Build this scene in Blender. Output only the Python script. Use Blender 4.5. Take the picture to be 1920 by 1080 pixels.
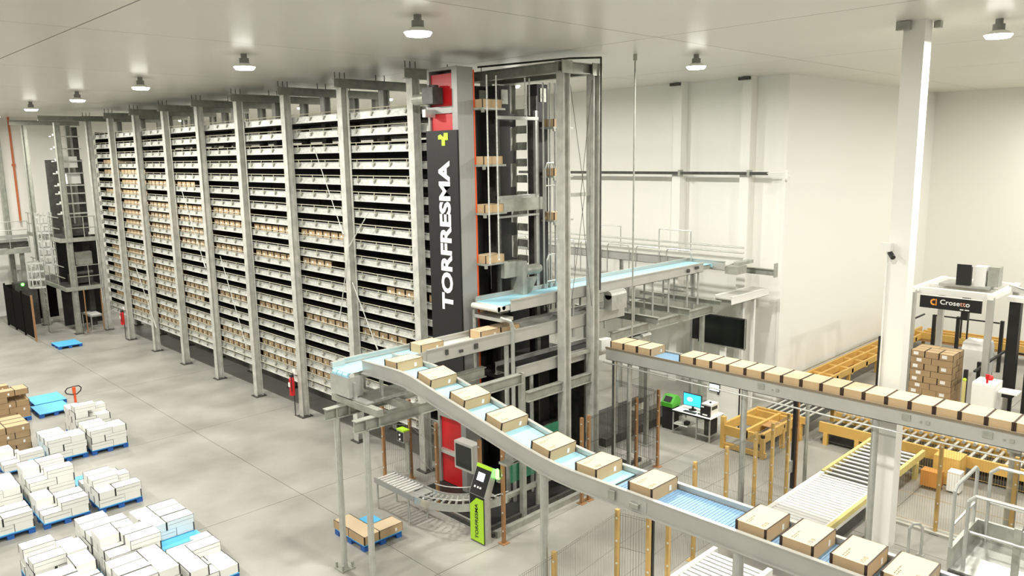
import bpy, math, random
from mathutils import Vector, Matrix
random.seed(7)
for o in list(bpy.data.objects): bpy.data.objects.remove(o)
SC = bpy.context.scene
COL = SC.collection
PI = math.pi

# ------------------------------------------------------------------ camera
cam_d = bpy.data.cameras.new('camera'); cam = bpy.data.objects.new('camera', cam_d); COL.objects.link(cam)
F_PX, YAW, PITCH, ROLL = 1453.8, 0.798073, 0.170024, -0.015230
cam_d.sensor_fit = 'HORIZONTAL'; cam_d.sensor_width = 36.0; cam_d.lens = F_PX / 1920 * 36
cam_d.clip_start = 0.1; cam_d.clip_end = 300
fw = Vector((math.cos(PITCH)*math.cos(YAW), math.cos(PITCH)*math.sin(YAW), -math.sin(PITCH)))
rt = Vector((math.sin(YAW), -math.cos(YAW), 0)); up = rt.cross(fw)
r2 = rt*math.cos(ROLL) + up*math.sin(ROLL); u2 = up*math.cos(ROLL) - rt*math.sin(ROLL)
m = Matrix((r2, u2, -fw)).transposed().to_4x4(); m.translation = (0, 0, 8.5)
cam.matrix_world = m
SC.camera = cam

# ------------------------------------------------------------------ world, exposure
w = bpy.data.worlds.new('world'); SC.world = w; w.use_nodes = True
w.node_tree.nodes['Background'].inputs[0].default_value = (1.0, 0.99, 0.95, 1)
w.node_tree.nodes['Background'].inputs[1].default_value = 0.30
SC.view_settings.view_transform = 'Standard'; SC.view_settings.look = 'None'
SC.view_settings.gamma = 1.0; SC.view_settings.use_curve_mapping = False
SC.view_settings.exposure = 0.0
SC.cycles.caustics_reflective = False; SC.cycles.caustics_refractive = False
LAMP_W = 490.0
LAMP_POS = [(x, y) for x in (-0.2, 8.8, 17.7) for y in (-2.3, 4.55, 11.3, 18.0, 24.8, 31.0, 37.3, 44.0)] + [(26.6, 4.55), (26.6, -2.3), (35.4, 4.55), (35.4, -2.3)]
CEIL = 10.95

# ------------------------------------------------------------------ materials
MAT = {}
def mat(name, rgb, rough=0.5, metal=0.0, noise=0.0, nscale=6.0, emit=0.0, bump=0.0, detail=4.0, stretch=None, spec=0.5, rgb2=None):
    m = bpy.data.materials.new(name); m.use_nodes = True; nt = m.node_tree
    b = nt.nodes['Principled BSDF']; L = nt.links.new
    b.inputs['Roughness'].default_value = rough; b.inputs['Metallic'].default_value = metal
    b.inputs['Specular IOR Level'].default_value = spec
    b.inputs['Base Color'].default_value = (*rgb, 1)
    if emit:
        b.inputs['Emission Color'].default_value = (*rgb, 1); b.inputs['Emission Strength'].default_value = emit
    if noise or bump or rgb2:
        tc = nt.nodes.new('ShaderNodeNewGeometry'); mp = nt.nodes.new('ShaderNodeMapping')
        L(tc.outputs['Position'], mp.inputs[0])
        if stretch: mp.inputs['Scale'].default_value = stretch
        n = nt.nodes.new('ShaderNodeTexNoise'); n.inputs['Scale'].default_value = nscale; n.inputs['Detail'].default_value = detail
        L(mp.outputs[0], n.inputs['Vector'])
        if noise or rgb2:
            r = nt.nodes.new('ShaderNodeValToRGB')
            c2 = rgb2 or tuple(max(0, c*(1-noise)) for c in rgb)
            r.color_ramp.elements[0].position = 0.3; r.color_ramp.elements[0].color = (*c2, 1)
            r.color_ramp.elements[1].position = 0.7; r.color_ramp.elements[1].color = (*rgb, 1)
            L(n.outputs[0], r.inputs[0]); L(r.outputs[0], b.inputs['Base Color'])
        if bump:
            bp = nt.nodes.new('ShaderNodeBump'); bp.inputs['Strength'].default_value = bump; bp.inputs['Distance'].default_value = 0.01
            L(n.outputs[0], bp.inputs['Height']); L(bp.outputs[0], b.inputs['Normal'])
    MAT[name] = m
    return m
mat('galvanised', (0.46, 0.47, 0.41), 0.42, 0.35, 0.28, 5.0)
mat('galvanised_rail', (0.76, 0.77, 0.72), 0.38, 0.25, 0.30, 9.0, stretch=(1, 1, 2))
mat('galvanised_post', (0.62, 0.62, 0.56), 0.5, 0.08, 0.30, 4.0)
mat('tower_grey', (0.34, 0.34, 0.32), 0.4, 0.2)
mat('stainless', (0.60, 0.61, 0.57), 0.3, 0.6, 0.15, 8.0)
mat('stainless_frame', (0.56, 0.56, 0.52), 0.36, 0.45, 0.10, 2.0)
mat('steel_dark', (0.10, 0.10, 0.09), 0.5, 0.4, 0.4, 7.0)
mat('black_metal', (0.012, 0.012, 0.012), 0.5)
mat('belt_black', (0.014, 0.014, 0.014), 0.7)
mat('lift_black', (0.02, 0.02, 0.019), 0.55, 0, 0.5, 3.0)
mat('sign_black', (0.014, 0.014, 0.014), 0.5, spec=0.35)
mat('white_paint', (0.86, 0.86, 0.81), 0.45)
mat('letter_white', (0.92, 0.92, 0.9), 0.5)
mat('red_paint', (0.62, 0.012, 0.016), 0.4)
mat('orange_edge', (0.75, 0.10, 0.02), 0.45)
mat('orange_post', (0.38, 0.20, 0.085), 0.5, 0, 0.2, 9.0)
mat('yellow_post', (0.60, 0.39, 0.13), 0.5, 0, 0.12, 6.0)
mat('yellow_machine', (0.72, 0.45, 0.12), 0.5, 0, 0.10, 4.0)
mat('yellow_pale', (0.72, 0.62, 0.24), 0.5)
mat('lime', (0.42, 0.72, 0.03), 0.4)
mat('lime_sign', (0.55, 0.85, 0.04), 0.45)
mat('green_bin', (0.08, 0.42, 0.03), 0.45)
mat('green_glow', (0.15, 1.0, 0.1), 0.4, emit=6.0)
mat('belt_blue', (0.36, 0.66, 0.78), 0.45, 0, 0.06, 3.0)
mat('belt_module', (0.22, 0.38, 0.56), 0.4, 0, 0.25, 40.0)
mat('belt_white', (0.62, 0.62, 0.57), 0.45, 0, 0.1, 3.0)
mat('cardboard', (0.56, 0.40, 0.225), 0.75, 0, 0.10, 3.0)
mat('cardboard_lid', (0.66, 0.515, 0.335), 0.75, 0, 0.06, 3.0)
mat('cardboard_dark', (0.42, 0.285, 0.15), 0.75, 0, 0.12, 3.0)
mat('carton_band', (0.035, 0.018, 0.012), 0.5)
mat('carton_white', (0.84, 0.84, 0.80), 0.55)
mat('carton_line', (0.025, 0.025, 0.025), 0.6)
mat('paper', (0.85, 0.84, 0.8), 0.6)
mat('print_ink', (0.17, 0.14, 0.11), 0.7)
mat('slat_white', (0.74, 0.74, 0.71), 0.5)
mat('pallet_top', (0.10, 0.48, 0.82), 0.45)
mat('pallet_blue', (0.02, 0.12, 0.45), 0.5)
mat('concrete', (0.41, 0.4, 0.358), 0.4, 0, 0, 0.55, detail=9.0, rgb2=(0.25, 0.243, 0.215))
mat('joint_dark', (0.12, 0.11, 0.09), 0.8)
mat('wall', (0.885, 0.88, 0.825), 0.5)
mat('wall_column', (0.89, 0.885, 0.83), 0.45)
mat('ceiling', (0.80, 0.785, 0.71), 0.3, 0, 0.04, 0.4)
mat('joint_grey', (0.14, 0.135, 0.115), 0.7)
mat('lamp_body', (0.25, 0.25, 0.23), 0.5)
mat('lamp_glow', (1.0, 0.98, 0.9), 0.5, emit=14.0)
mat('screen_black', (0.006, 0.009, 0.007), 0.12)
mat('screen_blue', (0.05, 0.60, 0.85), 0.3, emit=1.0)
mat('screen_white', (0.8, 0.9, 0.95), 0.3, emit=0.9)
mat('red_pipe', (0.62, 0.16, 0.05), 0.5)
mat('rubber', (0.02, 0.02, 0.02), 0.8)
mat('bolt', (0.75, 0.72, 0.62), 0.3, 0.5)
mat('wire', (0.16, 0.155, 0.13), 0.5, 0.3)
mat('mesh_dark', (0.03, 0.025, 0.02), 0.6)
mat('fence_black', (0.008, 0.007, 0.006), 0.9, spec=0.1)
mat('wood', (0.45, 0.24, 0.09), 0.7)
mat('kerb', (0.45, 0.44, 0.38), 0.6, 0, 0.15, 3.0)
mat('roller', (0.66, 0.66, 0.61), 0.3, 0.5)
mat('roller_white', (0.85, 0.85, 0.82), 0.35)
mat('logo_pink', (0.75, 0.36, 0.25), 0.5)
mat('orange_logo', (0.85, 0.33, 0.05), 0.5)
mat('guide_pale', (0.46, 0.44, 0.33), 0.5)
mg = mat('green_glass', (0.05, 0.30, 0.16), 0.1)
mg.node_tree.nodes['Principled BSDF'].inputs['Alpha'].default_value = 0.45
mat('brown_trim', (0.22, 0.17, 0.11), 0.5)
mat('orange_machine', (0.55, 0.23, 0.045), 0.5)

# ------------------------------------------------------------------ mesh helpers
class MB:
    def __init__(s): s.v = []; s.f = []; s.m = []; s.cur = 0
    def mi(s, i): s.cur = i; return s
    def add(s, vs, fs):
        n = len(s.v); s.v += [tuple(p) for p in vs]
        for f in fs: s.f.append([n+i for i in f]); s.m.append(s.cur)
        return s
    def b(s, x0, x1, y0, y1, z0, z1):
        vs = [(x0,y0,z0),(x1,y0,z0),(x1,y1,z0),(x0,y1,z0),(x0,y0,z1),(x1,y0,z1),(x1,y1,z1),(x0,y1,z1)]
        return s.add(vs, [(0,3,2,1),(4,5,6,7),(0,1,5,4),(1,2,6,5),(2,3,7,6),(3,0,4,7)])
    def c(s, cx, cy, cz, sx, sy, sz): return s.b(cx-sx/2, cx+sx/2, cy-sy/2, cy+sy/2, cz-sz/2, cz+sz/2)
    def cyl(s, p0, p1, r, n=10, r1=None):
        p0 = Vector(p0); p1 = Vector(p1); d = (p1-p0).normalized()
        a = d.cross(Vector((0,0,1)) if abs(d.z) < 0.9 else Vector((1,0,0))).normalized(); b2 = d.cross(a)
        r1 = r if r1 is None else r1
        vs = []
        for p, rr in ((p0, r), (p1, r1)):
            for i in range(n):
                t = 2*PI*i/n; vs.append(p + a*(math.cos(t)*rr) + b2*(math.sin(t)*rr))
        fs = [(i, (i+1) % n, n+(i+1) % n, n+i) for i in range(n)] + [tuple(range(n))[::-1], tuple(range(n, 2*n))]
        return s.add(vs, fs)
    def tube(s, pts, r, n=8):
        for a, b2 in zip(pts[:-1], pts[1:]): s.cyl(a, b2, r, n)
        for p in pts[1:-1]: s.ball(p, r, n)
        return s
    def ball(s, p, r, n=8, sz=1.0):
        k = max(4, n//2); vs = []; fs = []
        for j in range(k+1):
            ph = PI*j/k
            for i in range(n):
                t = 2*PI*i/n; vs.append((p[0]+r*math.sin(ph)*math.cos(t), p[1]+r*math.sin(ph)*math.sin(t), p[2]+r*sz*math.cos(ph)))
        for j in range(k):
            for i in range(n): fs.append((j*n+i, (j+1)*n+i, (j+1)*n+(i+1) % n, j*n+(i+1) % n))
        return s.add(vs, fs)
    def prism(s, poly, axis, a, b2):
        """poly: list of 2-D points; axis: 'x','y','z' extruded from a to b2"""
        def P(u, v, t): return {'x': (t, u, v), 'y': (u, t, v), 'z': (u, v, t)}[axis]
        n = len(poly); vs = [P(u, v, a) for u, v in poly] + [P(u, v, b2) for u, v in poly]
        fs = [(i, (i+1) % n, n+(i+1) % n, n+i) for i in range(n)] + [tuple(range(n))[::-1], tuple(range(n, 2*n))]
        return s.add(vs, fs)
    def strip(s, prof, axis, a, b2, t):
        """band of thickness t below a profile line (u, z), wide from a to b2 along the other axis"""
        for (u0, z0), (u1, z1) in zip(prof[:-1], prof[1:]):
            q = [(u0, z0), (u1, z1), (u1, z1-t), (u0, z0-t)]; s.prism(q, axis, a, b2)
        return s
    def ibeam_z(s, x, y, z0, z1, w=0.24, t=0.02):
        s.b(x-w/2, x-w/2+t, y-w/2, y+w/2, z0, z1); s.b(x+w/2-t, x+w/2, y-w/2, y+w/2, z0, z1)
        return s.b(x-w/2+t, x+w/2-t, y-t/2, y+t/2, z0, z1)
    def ibeam_x(s, x0, x1, y, z0, z1, w=0.2, t=0.018):
        s.b(x0, x1, y-w/2, y+w/2, z0, z0+t); s.b(x0, x1, y-w/2, y+w/2, z1-t, z1)
        return s.b(x0, x1, y-t/2, y+t/2, z0+t, z1-t)
    def ibeam_y(s, y0, y1, x, z0, z1, w=0.2, t=0.018):
        s.b(x-w/2, x+w/2, y0, y1, z0, z0+t); s.b(x-w/2, x+w/2, y0, y1, z1-t, z1)
        return s.b(x-t/2, x+t/2, y0, y1, z0+t, z1-t)
    def mesh(s, name, mats, o=(0,0,0), smooth=False):
        me = bpy.data.meshes.new(name)
        me.from_pydata([(p[0]-o[0], p[1]-o[1], p[2]-o[2]) for p in s.v], [], s.f)
        if isinstance(mats, str): mats = [mats]
        for q in mats: me.materials.append(MAT[q])
        if len(mats) > 1: me.polygons.foreach_set('material_index', s.m)
        if smooth: me.polygons.foreach_set('use_smooth', [True]*len(me.polygons))
        me.update(); return me

W = {}       # world origin of every object (no parent here is ever rotated)
def link(name, data, parent=None, org=(0,0,0), rz=0.0):
    o = bpy.data.objects.new(name, data); COL.objects.link(o)
    po = W[parent.name] if parent else (0,0,0)
    if parent: o.parent = parent
    o.location = (org[0]-po[0], org[1]-po[1], org[2]-po[2]); o.rotation_euler = (0, 0, rz)
    W[o.name] = tuple(org); return o
def tag(o, label, cat, group=None):
    o['label'] = label; o['category'] = cat
    if group: o['group'] = group
    return o
def thing(name, label, cat, loc, group=None): return tag(link(name, None, None, loc), label, cat, group)
def part(name, mb, mats, parent, label=None, smooth=False, stuff=False):
    org = W[parent.name]
    o = link(name, mb.mesh(name, mats, org, smooth), parent, org)
    if label: o['label'] = label
    if stuff: o['kind'] = 'stuff'
    return o
def solo(name, mb, mats, label, cat, loc, group=None, smooth=False):
    return tag(link(name, mb.mesh(name, mats, loc, smooth), None, loc), label, cat, group)
def struct(name, mb, mats, loc=(0,0,0)):
    o = link(name, mb.mesh(name, mats, loc), None, loc); o['kind'] = 'structure'; return o
def ordn(n):
    return {1:'first',2:'second',3:'third',4:'fourth',5:'fifth',6:'sixth',7:'seventh',8:'eighth',9:'ninth',10:'tenth',11:'eleventh',12:'twelfth',13:'thirteenth',14:'fourteenth',15:'fifteenth',16:'sixteenth',17:'seventeenth',18:'eighteenth',19:'nineteenth',20:'twentieth',21:'twenty-first',22:'twenty-second'}.get(n, str(n)+'th')
def text_mesh(txt, size, depth=0.004, bold=0.0, sx=1.0, mt='letter_white', space=1.0):
    c = bpy.data.curves.new('lettering', 'FONT'); c.body = txt; c.size = size; c.extrude = depth/2; c.offset = bold
    c.align_x = 'CENTER'; c.align_y = 'CENTER'; c.space_character = space; c.resolution_u = 3
    t = bpy.data.objects.new('t', c); COL.objects.link(t)
    dg = bpy.context.evaluated_depsgraph_get(); dg.update()
    me = bpy.data.meshes.new_from_object(t.evaluated_get(dg)); bpy.data.objects.remove(t)
    if sx != 1.0: me.transform(Matrix.Diagonal((sx, 1, 1, 1)))
    me.materials.clear(); me.materials.append(MAT[mt]); return me
def place_text(me, parent, pos, xdir, ydir, name='lettering'):
    """lettering whose reading direction is xdir and whose letter-up direction is ydir"""
    x = Vector(xdir).normalized(); y = Vector(ydir).normalized(); z = x.cross(y)
    M = Matrix((x, y, z)).transposed().to_4x4(); me = me.copy(); me.transform(M)
    return link(name, me, parent, pos)

# ================================================================== setting
def slabs(parent, name, xs, ys, z0, z1, mt, gap=0.012):
    for i in range(len(xs)-1):
        for j in range(len(ys)-1):
            part(name, MB().b(xs[i]+gap, xs[i+1]-gap, ys[j]+gap, ys[j+1]-gap, z0, z1), mt, parent)
fl = struct('floor', MB().b(-9, 38.6, -6, 51, -0.25, -0.012), 'joint_dark')
slabs(fl, 'floor_slab', [-9, 1.5, 9.15, 16.9, 24.5, 31.5, 38.6], [-6, 1.0, 6.1, 11.7, 17.22, 24.0, 30.8, 37.6, 44.4, 51], -0.02, 0.0, 'concrete', 0.007)
ce = struct('ceiling', MB().b(-9, 38.6, -6, 51, CEIL+0.012, CEIL+0.2), 'joint_grey')
slabs(ce, 'ceiling_panel', [-9, -4.9, 4.72, 14.4, 20.8, 27.0, 38.6], [-6, 3.6, 10.2, 16.38, 23.5, 30.1, 36.7, 43.3, 51], CEIL, CEIL+0.02, 'ceiling', 0.014)
struct('wall_back', MB().b(24.5, 24.7, 12.1, 51, 0, CEIL), 'wall')
struct('wall_return', MB().b(24.7, 38.4, 12.1, 12.3, 0, CEIL), 'wall')
struct('wall_far', MB().b(38.4, 38.6, -6, 12.1, 0, CEIL), 'wall')
struct('wall_left', MB().b(-9, 24.5, 50.6, 50.8, 0, CEIL), 'wall')
for i, (x, y, ww) in enumerate(((24.25, 16.1, 0.34), (24.25, 13.4, 0.34), (24.25, 22.6, 0.34), (24.25, 29.2, 0.34))):
    c = struct('trim_%d' % (i+1), MB().b(x-ww/2, x+ww/2+0.07, y-ww/2, y+ww/2, 0, CEIL), 'wall_column')
    part('head_plate', MB().b(x-0.25, x-0.172, y-0.12, y+0.3, CEIL-0.12, CEIL-0.02), 'steel_dark', c)
pl = struct('trim_5', MB().b(16.55, 16.93, 5.5, 5.9, 0, CEIL), 'wall_column', (16.7, 5.8, 0))
part('head_bracket', MB().b(16.42, 16.54, 5.75, 6.0, 10.78, 10.94).b(16.94, 17.08, 5.36, 5.48, 10.82, 10.94), 'galvanised', pl)
part('corner_guard', MB().b(16.48, 16.54, 5.92, 5.96, 3.5, 4.65), 'black_metal', pl)
struct('trim_6', MB().b(24.44, 24.5, 12.1, 12.2, 0, CEIL), 'wall_column')

# wall pipe with camera bracket
t = thing('wall_pipe', 'long grey horizontal pipe clamped across the white columns of the back wall', 'pipe', (23.95, 17, 7.77))
part('pipe', MB().b(23.9, 24.02, 12.5, 24.0, 7.72, 7.82), 'steel_dark', t)
for y in (16.1, 13.4): part('clamp', MB().b(23.88, 24.07, y-0.3, y-0.2, 7.66, 7.88), 'galvanised', t)
t = thing('security_camera', 'small white camera cluster on an arm at the end of the wall pipe', 'camera', (23.95, 12.2, 7.7))
part('arm', MB().cyl((23.95, 12.5, 7.78), (23.95, 11.75, 7.82), 0.02), 'white_paint', t)
for y, z in ((11.9, 7.6), (11.7, 7.62)): part('camera_body', MB().cyl((23.95, y, z), (23.7, y-0.1, z-0.08), 0.06), 'white_paint', t)
part('camera_mount', MB().b(23.91, 23.99, 11.78, 11.84, 7.5, 7.9), 'white_paint', t)
t = thing('security_camera', 'white camera on a thin pole fixed to the near white pillar', 'camera', (16.43, 5.95, 6.5))
part('pole', MB().cyl((16.5, 5.9, 0.0), (16.5, 5.9, 6.5), 0.02), 'white_paint', t)
part('housing', MB().b(16.36, 16.5, 5.8, 6.0, 6.45, 6.62), 'white_paint', t)
part('lens', MB().cyl((16.42, 5.82, 6.42), (16.32, 5.72, 6.34), 0.05), 'black_metal', t)
solo('drain_pipe', MB().cyl((10.7, 50.3, 5.2), (10.7, 50.3, CEIL), 0.055).cyl((10.7, 50.3, 8.3), (10.7, 50.3, 8.42), 0.1), 'red_pipe', 'orange red vertical pipe running down the far left wall', 'pipe', (10.7, 50.3, 5.2))

# lamps ----------------------------------------------------------------
names = {(8.8, 11.3):'nearest the red lift tower in the row before the rack', (8.8, 18.0):'second nearest of the row in front of the rack', (8.8, 24.8):'middle one of the row in front of the rack', (8.8, 31.0):'fourth of the row in front of the rack', (8.8, 37.3):'farthest visible one over the left corner', (17.7, 11.3):'beside the back wall columns', (17.7, 4.55):'at the top right near the white pillar'}
for (x, y) in LAMP_POS:
    t = thing('ceiling_lamp', 'round white high bay lamp, ' + names.get((x, y), 'unseen, %s row, %s from the front' % (ordn(1+sorted(set(p[0] for p in LAMP_POS)).index(x)), ordn(1+sorted(set(p[1] for p in LAMP_POS)).index(y)))), 'lamp', (x, y, CEIL), 'high bay ceiling lamps')
    part('hanger', MB().cyl((x, y, CEIL), (x, y, CEIL-0.14), 0.07, 12).cyl((x, y, CEIL-0.1), (x, y, CEIL-0.24), 0.11, 12), 'lamp_body', t)
    part('housing', MB().cyl((x, y, CEIL-0.22), (x, y, CEIL-0.3), 0.13, 20, 0.25), 'white_paint', t)
    part('diffuser', MB().cyl((x, y, CEIL-0.3), (x, y, CEIL-0.36), 0.25, 20, 0.21), 'lamp_glow', t)
    ld = bpy.data.lights.new('lamp_light', 'AREA'); ld.shape = 'DISK'; ld.size = 0.5; ld.energy = LAMP_W; ld.color = (1.0, 0.975, 0.9); ld.spread = PI
    lo = link('lamp_light', ld, t, (x, y, CEIL-0.39))

# ================================================================== storage rack
RX = 12.33; YP = [16.12+3.265*k for k in range(9)]
rack = thing('storage_rack', 'tall galvanised multi level carton storage rack filling the hall', 'rack', (RX, 16.1, 0))
o = W[rack.name]
post_me = MB().ibeam_z(0, 0, 0.03, 10.43).mesh('post', 'galvanised_post')
plate_me = MB().b(-0.2, 0.2, -0.2, 0.2, 0, 0.03).mesh('base_plate', 'steel_dark')
beam_me = MB().ibeam_x(-0.25, 3.6, 0, 10.43, 10.68, 0.18).mesh('top_beam', 'galvanised')
rod = MB()
for xx in (-0.18, -0.02, 0.14, 1.2, 1.5, 2.4): rod.cyl((xx, 0.06, 10.6), (xx, 0.06, 10.86), 0.012, 6)
rod_me = rod.mesh('threaded_rods', 'steel_dark')
def rpost(x, y):
    p = link('post', post_me, rack, (x, y, 0)); link('base_plate', plate_me, p, (x, y, 0)); return p
for y in YP:
    for x in (RX, 13.75, 14.85, 15.75): rpost(x, y)
    bm = link('top_beam', beam_me, rack, (RX, y, 0)); link('threaded_rods', rod_me, bm, (RX, y, 0))
for x in (14.3, 15.42): rpost(x, 12.8)
part('top_beam', MB().ibeam_x(14.1, 15.62, 12.8, 10.43, 10.68), 'galvanised', rack)
for x in (14.3, 15.42): part('top_beam', MB().ibeam_y(12.7, 16.1, x, 10.43, 10.68), 'galvanised', rack)
part('splice_plate', MB().b(14.12, 14.48, 12.66, 12.69, 10.40, 10.70).b(15.24, 15.6, 12.66, 12.69, 10.40, 10.70), 'galvanised', rack)
for z in (7.45, 3.35): part('tie_bar', MB().b(14.42, 15.3, 12.77, 12.83, z, z+0.09), 'galvanised', rack)
part('end_beam', MB().ibeam_x(12.9, 14.18, 12.8, 2.55, 2.8, 0.16), 'galvanised', rack)
part('end_beam', MB().ibeam_x(14.42, 15.3, 12.8, 2.55, 2.8, 0.16), 'galvanised', rack)
br = MB()
for a, b2 in (((14.43, 12.72, 10.3), (15.0, 12.72, 7.5)), ((15.29, 12.72, 10.3), (14.85, 12.72, 7.5)), ((15.0, 12.72, 7.5), (14.45, 12.72, 4.6)), ((14.85, 12.72, 7.5), (15.28, 12.72, 4.6))): br.cyl(a, b2, 0.008, 5)
part('brace_cable', br, 'wire', rack)
part('top_rail_pipe', MB().tube([(14.35, 15.9, 10.82), (15.0, 13.2, 10.84), (15.5, 12.62, 10.84), (15.5, 12.62, 5.0)], 0.025), 'steel_dark', rack)
for a, b2 in (((27.9, 4.97), (26.3, 1.82)), ((19.1, 4.93), (17.97, 3.12)), ((37.0, 3.74), (35.1, 1.17)), ((20.82, 8.83), (19.45, 6.3)), ((18.1, 7.0), (19.2, 5.94)), ((19.2, 5.9), (19.9, 3.7)), ((31.0, 7.4), (29.3, 4.4))):
    part('brace_rod', MB().cyl((12.17, a[0], a[1]), (12.17, b2[0], b2[1]), 0.014, 6).cyl((12.17, b2[0], b2[1]), (12.17, b2[0]+(a[0]-b2[0])*0.12, b2[1]+(a[1]-b2[1])*0.12), 0.025, 6), 'galvanised_rail', rack)
# level rails: one piece per bay with guard rod and brackets
TIER = lambda n: 1.22 if n < 0 else 1.47+0.46*n
BAY = 3.265-0.0
rail_me = MB().b(0, 0.03, 0, BAY-0.02, -0.19, 0).b(-0.03, 0.03, 0, BAY-0.02, -0.2, -0.185).b(-0.025, 0.03, 0, BAY-0.02, -0.012, 0.0).mesh('level_rail', 'galvanised_rail')
g = MB().cyl((-0.05, 0, 0.07), (-0.05, BAY-0.02, 0.07), 0.013, 6)
for k in range(4):
    yy = 0.5+0.78*k; g.b(-0.062, -0.046, yy, yy+0.02, -0.02, 0.07); g.b(-0.062, 0.0, yy-0.05, yy+0.05, -0.06, -0.045)
guard_me = g.mesh('guard_rod', 'guide_pale')
gg = MB()
for k in range(4):
    yy = 0.5+0.78*k; gg.prism([(yy-0.05, -0.03), (yy+0.03, -0.03), (yy+0.09, -0.12), (yy+0.05, -0.14)], 'x', -0.035, -0.004)
brk_me = gg.mesh('rail_brackets', 'galvanised')
ybays = [YP[0]-0.62] + YP
for n in range(-1, 19):
    z = TIER(n)
    for j, y in enumerate(YP[:-1]):
        r = link('level_rail', rail_me, rack, (12.50, y+0.01, z)); link('guard_rod', guard_me, r, (12.50, y+0.01, z)); link('rail_brackets', brk_me, r, (12.50, y+0.01, z))['kind'] = 'stuff'
    part('level_rail', MB().b(12.5, 12.53, 15.56, 16.10, z-0.19, z).b(12.45, 12.53, 15.56, 16.1, z-0.012, z), 'galvanised_rail', rack)
    part('level_bed', MB().b(12.55, 13.3, 15.6, 42.2, z-0.08, z-0.01), 'belt_black', rack)
    part('rear_bed', MB().b(13.42, 15.7, 16.2, 42.2, z-0.16, z-0.1), 'belt_black', rack)  # black bed carried to full depth to keep the rack interior dark
    part('inner_rail', MB().b(13.3, 13.36, 15.6, 42.2, z-0.2, z-0.02), 'steel_dark', rack)
    part('rear_rail', MB().b(15.88, 15.92, 15.6, 42.2, z-0.2, z+0.02), 'galvanised_rail', rack)
    part('rear_guard', MB().b(14.7, 14.74, 16.2, 42.2, z-0.08, z+0.16), 'belt_black', rack)
for y in YP[:-1]: part('shade_backing', MB().b(13.37, 13.40, y+0.02, y+3.24, 0.9, 8.7), 'belt_black', rack)  # black sheets added behind the front lane so the level gaps stay dark
part('dark_end_sheet', MB().b(12.62, 15.7, 42.3, 42.34, 0.9, 9.9), 'lift_black', rack)  # added black sheet, hides the bright wall seen through the far bays

# cartons in the rack ---------------------------------------------------
def small_carton_mesh():
    b = MB(); b.b(-0.29, 0.29, -0.2, 0.2, 0, 0.19)
    b.mi(1); b.b(-0.293, 0.293, -0.203, -0.175, 0, 0.192)
    b.mi(2); b.b(-0.292, -0.2905, 0.02, 0.1, 0.05, 0.12)
    return b.mesh('rack_carton', ['cardboard', 'carton_band', 'paper'])
rc_me = small_carton_mesh()
OCC = {0: [7, 4], 1: [10, 8, 4, 1, 0], 2: [10, 8, 4, 1, 0], 3: [11, 10, 8, 4, 1, 0], 4: [13, 11, 10, 9, 8, 4, 3, 1, 0],
       5: [13, 11, 10, 9, 8, 5, 4, 3, 1, 0], 6: [14, 13, 12, 11, 10, 9, 8, 6, 5, 3, 1, 0], 7: [15, 14, 12, 10, 6, 5, 4, 3, 1]}
spots = []
for j, ns in OCC.items():
    for n in ns:
        for q in range(7):
            y = YP[j]+0.32+0.445*q
            if (j, n) == (0, 7) and y > 18.0: continue
            if (j, n) == (0, 4) and y < 16.9: continue
            if (j, n) == (1, 8) and y < 20.6: continue
            if j == 4 and n in (13, 3) and q < 3: continue
            if j == 7 and q > 4: continue
            spots.append((y, n, j, q))
spots.append((15.85, 7, -1, 0))
spots.sort()
for i, (y, n, j, q) in enumerate(spots[:298]):
    lab = 'brown carton on the %s rack level up, %s bay from the lift, %s box' % (ordn(n+2), ordn(j+1), ordn(q+1)) if j >= 0 else 'brown carton on rack level nine right beside the black lettered sign'
    tag(link('rack_carton', rc_me, None, (12.87, y, TIER(n)-0.009)), lab, 'carton', 'cartons stored in the rack')
if len(spots) > 298:
    b = MB()
    for (y, n, j, q) in spots[298:]:
        z = TIER(n)-0.009; b.b(12.58, 13.16, y-0.17, y+0.2, z, z+0.19)
    so = link('far_rack_cartons', b.mesh('far_rack_cartons', 'cardboard'), None, (0, 0, 0)); so['kind'] = 'stuff'
    tag(so, 'rows of brown cartons in the farthest bays of the rack', 'cartons')

# ================================================================== lift tower with sign
TX = 12.12; TY = -0.26
tw = thing('lift_tower', 'red and grey lift tower with a tall black lettered sign on its front', 'lift', (TX+0.2, 14.7, 0))
part('side_column', MB().b(TX, TX+0.5, 14.17, 14.36, 0, 10.5), 'tower_grey', tw)
part('side_column', MB().b(TX, TX+0.5, 15.20, 15.28, 0, 10.5), 'tower_grey', tw)
part('head_plate', MB().b(TX, TX+0.5, 14.17, 15.28, 10.5, 10.56), 'tower_grey', tw)
part('edge_strip', MB().b(TX+0.5, TX+0.54, 14.16, 14.34, 2.5, 10.5), 'orange_edge', tw)
part('back_plate', MB().b(TX+0.3, TX+0.33, 14.36, 15.2, 0, 10.5), 'steel_dark', tw)
for z0, z1 in ((0.05, 0.85), (0.97, 1.85), (1.97, 3.1), (8.6, 9.5), (9.66, 10.42)):
    part('red_panel', MB().b(TX+0.05, TX+0.29, 14.37, 15.19, z0, z1), 'red_paint', tw)
for z in (0.85, 1.85, 9.5): part('cross_bar', MB().b(TX-0.005, TX+0.3, 14.36, 15.2, z, z+(0.16 if z > 9 else 0.11)), 'tower_grey', tw)
sg = part('sign_panel', MB().b(TX-0.07, TX-0.02, 14.13, 15.29, 3.15, 9.1), 'sign_black', tw, 'black panel with white letters and a lime green emblem')
me = text_mesh('TORFRESMA', 0.60, 0.008, 0.022, 1.0, 'letter_white', 1.0)
xs_ = [v.co.x for v in me.vertices]; ys_ = [v.co.y for v in me.vertices]
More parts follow.
